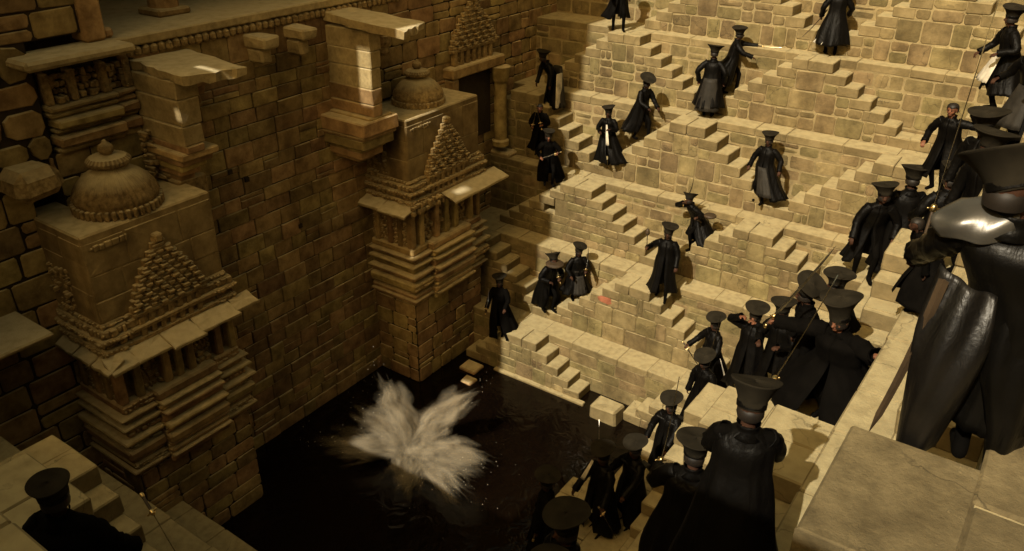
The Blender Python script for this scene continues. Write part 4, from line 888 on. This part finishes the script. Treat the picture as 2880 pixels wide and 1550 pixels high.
def wpatch(name, C, mt, parent, bulge, nu=16, nv=18, ph=0, wave=.012, th=.01):
    """hanging sheet of leather through three rows of world points"""
    inv = (Matrix.Translation(parent.location) @ Matrix.Rotation(parent.rotation_euler[2], 4, 'Z') @ Matrix.Scale(parent.scale[0], 4)).inverted()
    V = []; Fc = []; rows = crom([(*l, *r) for l, r in C], max(1, nv//(len(C)-1)))
    for ri, q in enumerate(rows):
        l, r = Vector(q[:3]), Vector(q[3:])
        for i in range(nu+1):
            u = i/nu; x_ = l.lerp(r, u); x_.y -= bulge*math.sin(PI*u)*(.5+.5*ri/len(rows))+wave*math.sin(u*13+ri*.35+ph); x_.z += .01*math.sin(u*7)*(ri/len(rows)); V.append(tuple(inv @ x_))
    for ri in range(len(rows)-1):
        for i in range(nu): Fc.append((ri*(nu+1)+i, ri*(nu+1)+i+1, (ri+1)*(nu+1)+i+1, (ri+1)*(nu+1)+i))
    o = mesh(name, V, Fc, mt, parent, smooth=True); o.modifiers.new('thick', 'SOLIDIFY').thickness = th
    return o
wpatch('coat_flap', [((-.40, 4.62, 11.66), (-.10, 4.6, 11.56)), ((-.43, 4.52, 11.3), (-.07, 4.5, 11.3)), ((-.40, 4.5, 10.95), (-.11, 4.5, 10.95)), ((-.37, 4.56, 10.5), (-.18, 4.6, 10.53))], M_SHEEN, t, .13, wave=.02)
wpatch('coat_flap', [((-.12, 4.7, 11.6), (.16, 4.75, 11.55)), ((-.1, 4.62, 11.2), (.2, 4.7, 11.15)), ((.04, 4.64, 10.75), (.24, 4.75, 10.75)), ((.09, 4.7, 10.42), (.22, 4.8, 10.45))], M_SMOOTH, t, .1, ph=2)
wpatch('shoulder_highlight', [((-.40, 4.72, 12.0), (-.14, 4.74, 12.10)), ((-.50, 4.6, 11.93), (-.12, 4.62, 12.02)), ((-.49, 4.57, 11.88), (-.12, 4.58, 11.95)), ((-.44, 4.58, 11.83), (-.14, 4.58, 11.88))], M_GLEAM, t, .05, wave=.006)  # paler sheet in the shape of the highlight on the shoulder leather
inv = (Matrix.Translation(t.location) @ Matrix.Rotation(t.rotation_euler[2], 4, 'Z') @ Matrix.Scale(t.scale[0], 4)).inverted()
blade(None, t, inv @ Vector((-.36, 4.5, 11.62)), inv @ Vector((-.525, 4.5, 10.54)), mt=M_WOOD, name='scabbard', w0=.05, w1=.034, th=.025, bend=.015)
g_ = Vector((-.556, 5.0, 11.74)); sword('long thin rapier held upright by the largest man, gold pommel at its foot', g_, (-.54, 5.25, 12.75), 1.35, k=.75, bend=.0)
person('man whose big hat disc is cut by the right edge, above the largest man', (.22, 6.0, 10.62), 15, 1.9, hat_s=1.2, hat_tilt=(-4, 0), vox=.014)
res = person('silhouetted man at the lower left corner watching over the dark water', (-4.5, 1.55, 8.72), 25, 1.66, hat=True, hat_s=.6, hat_h=.6, bulk=1.3, hands=[(-.28, .1, .9), (.3, .3, .85)], flare=1.1, coat_mat=M_CLOTH, vox=.014)
sword('dim blade hanging down right of the silhouetted man', (-5.67, 2.62, 8.55), (-5.2, 2.55, 8.25), .75)
res = person('soldier lost in the dark by the water, only his blade glinting', (-5.3, 8.5, 3.12), 120, 1.9, coat_mat=M_CLOTH, flare=1.1)
held('crooked glinting blade in the dark by the water', res, 0, (.1, .3, 1), .55)

# ---------------------------------------------------------------- splash
M_SPL = bpy.data.materials.new('water spray'); M_SPL.use_nodes = True
_N = M_SPL.node_tree.nodes; _L = M_SPL.node_tree.links; _b = _N['Principled BSDF']
_b.inputs['Base Color'].default_value = (.74, .64, .47, 1); _b.inputs['Roughness'].default_value = .7
_tr = _N.new('ShaderNodeBsdfTranslucent'); _tr.inputs[0].default_value = (.74, .64, .47, 1); _m1 = _N.new('ShaderNodeMixShader'); _m1.inputs[0].default_value = .5
_tp = _N.new('ShaderNodeBsdfTransparent'); _m2 = _N.new('ShaderNodeMixShader')
_at = _N.new('ShaderNodeAttribute'); _at.attribute_name = 'fade'
_L.new(_b.outputs[0], _m1.inputs[1]); _L.new(_tr.outputs[0], _m1.inputs[2]); _L.new(_tp.outputs[0], _m2.inputs[1]); _L.new(_m1.outputs[0], _m2.inputs[2]); _L.new(_at.outputs['Fac'], _m2.inputs[0])
_L.new(_m2.outputs[0], _N['Material Output'].inputs[0])
sp = empty('water_splash', 'brown white splash bursting out of the black water in five lobes', 'splash', loc=(-11.4, 12.0, 0)); sp.scale = (1.12, 1.12, 1.05)
C0 = Vector((-11.4, 12.0, 0))
lobes = [((-12.75, 10.4, .6), 1.0, .45, 900, .95), ((-9.98, 12.55, 2.1), 1.0, .3, 1000, 2.2), ((-9.1, 11.7, .95), 1.1, .5, 1000, 1.3), ((-10.45, 10.6, .2), 1.0, .42, 900, 1.0), ((-12.0, 11.7, 2.1), .8, .3, 900, 2.2), ((-12.3, 11.2, 1.25), .9, .42, 700, 1.5), ((-9.15, 11.2, .3), 1.0, .4, 600, .7)]
for tip, sc, spread, cnt, arc in lobes:
    V = []; Fc = []; FD = []
    tip = Vector(tip)-C0
    for i in range(cnt):
        g3 = Vector((R.gauss(0, 1), R.gauss(0, 1), R.gauss(0, .7)))
        st = Vector((R.gauss(0, .16), R.gauss(0, .16), 0)); en = tip*R.uniform(.45, 1.04)+g3*spread*.42; en.z = max(en.z, .02)
        mid = (st+en)*.5+Vector((0, 0, .28*arc*R.uniform(.4, 1)))+g3*spread*.12
        t0 = R.uniform(0, .55); t1 = min(1, t0+R.uniform(.2, .5)); n = 6; wd = R.uniform(.05, .22); al = R.uniform(.04, .2)
        sd = Vector((R.gauss(0, 1), R.gauss(0, 1), R.gauss(0, 1))).normalized(); b0 = len(V)
        for k in range(n+1):
            u = t0+(t1-t0)*k/n; p = st*(1-u)**2+mid*2*u*(1-u)+en*u*u; ww = wd*math.sin(PI*(k+.25)/(n+.5))
            p += Vector((noise.noise(p*3+Vector((7, 1, 3))), noise.noise(p*3), 0))*.12
            for q_ in (-1, 0, 1): V.append(tuple(p+sd*ww*q_)); FD.append(al*(1 if q_ == 0 else 0)*math.sin(PI*(k+.1)/(n+.2)))
        for k in range(n):
            for q_ in (0, 1): a = b0+k*3+q_; Fc.append((a, a+1, a+4, a+3))
    o = mesh('spray_lobe', V, Fc, M_SPL, sp, smooth=True); at = o.data.attributes.new('fade', 'FLOAT', 'POINT'); at.data.foreach_set('value', FD)
mb = MB()
for i in range(170):
    tip, sc, spread, cnt, arc = R.choice(lobes); v = Vector(tip)-C0; u = R.uniform(.5, 1.18)
    p = v*u+Vector((R.gauss(0, .22), R.gauss(0, .22), abs(R.gauss(0, .2))*u)); r_ = R.uniform(.003, .009)
    mb.add([(p.x+r_, p.y, p.z), (p.x-r_, p.y, p.z), (p.x, p.y+r_, p.z), (p.x, p.y-r_, p.z), (p.x, p.y, p.z+r_*2), (p.x, p.y, p.z-r_)], [(0, 2, 4), (2, 1, 4), (1, 3, 4), (3, 0, 4), (2, 0, 5), (1, 2, 5), (3, 1, 5), (0, 3, 5)])
tag(mb.build('droplets', M_WHITE, sp), kind='stuff')
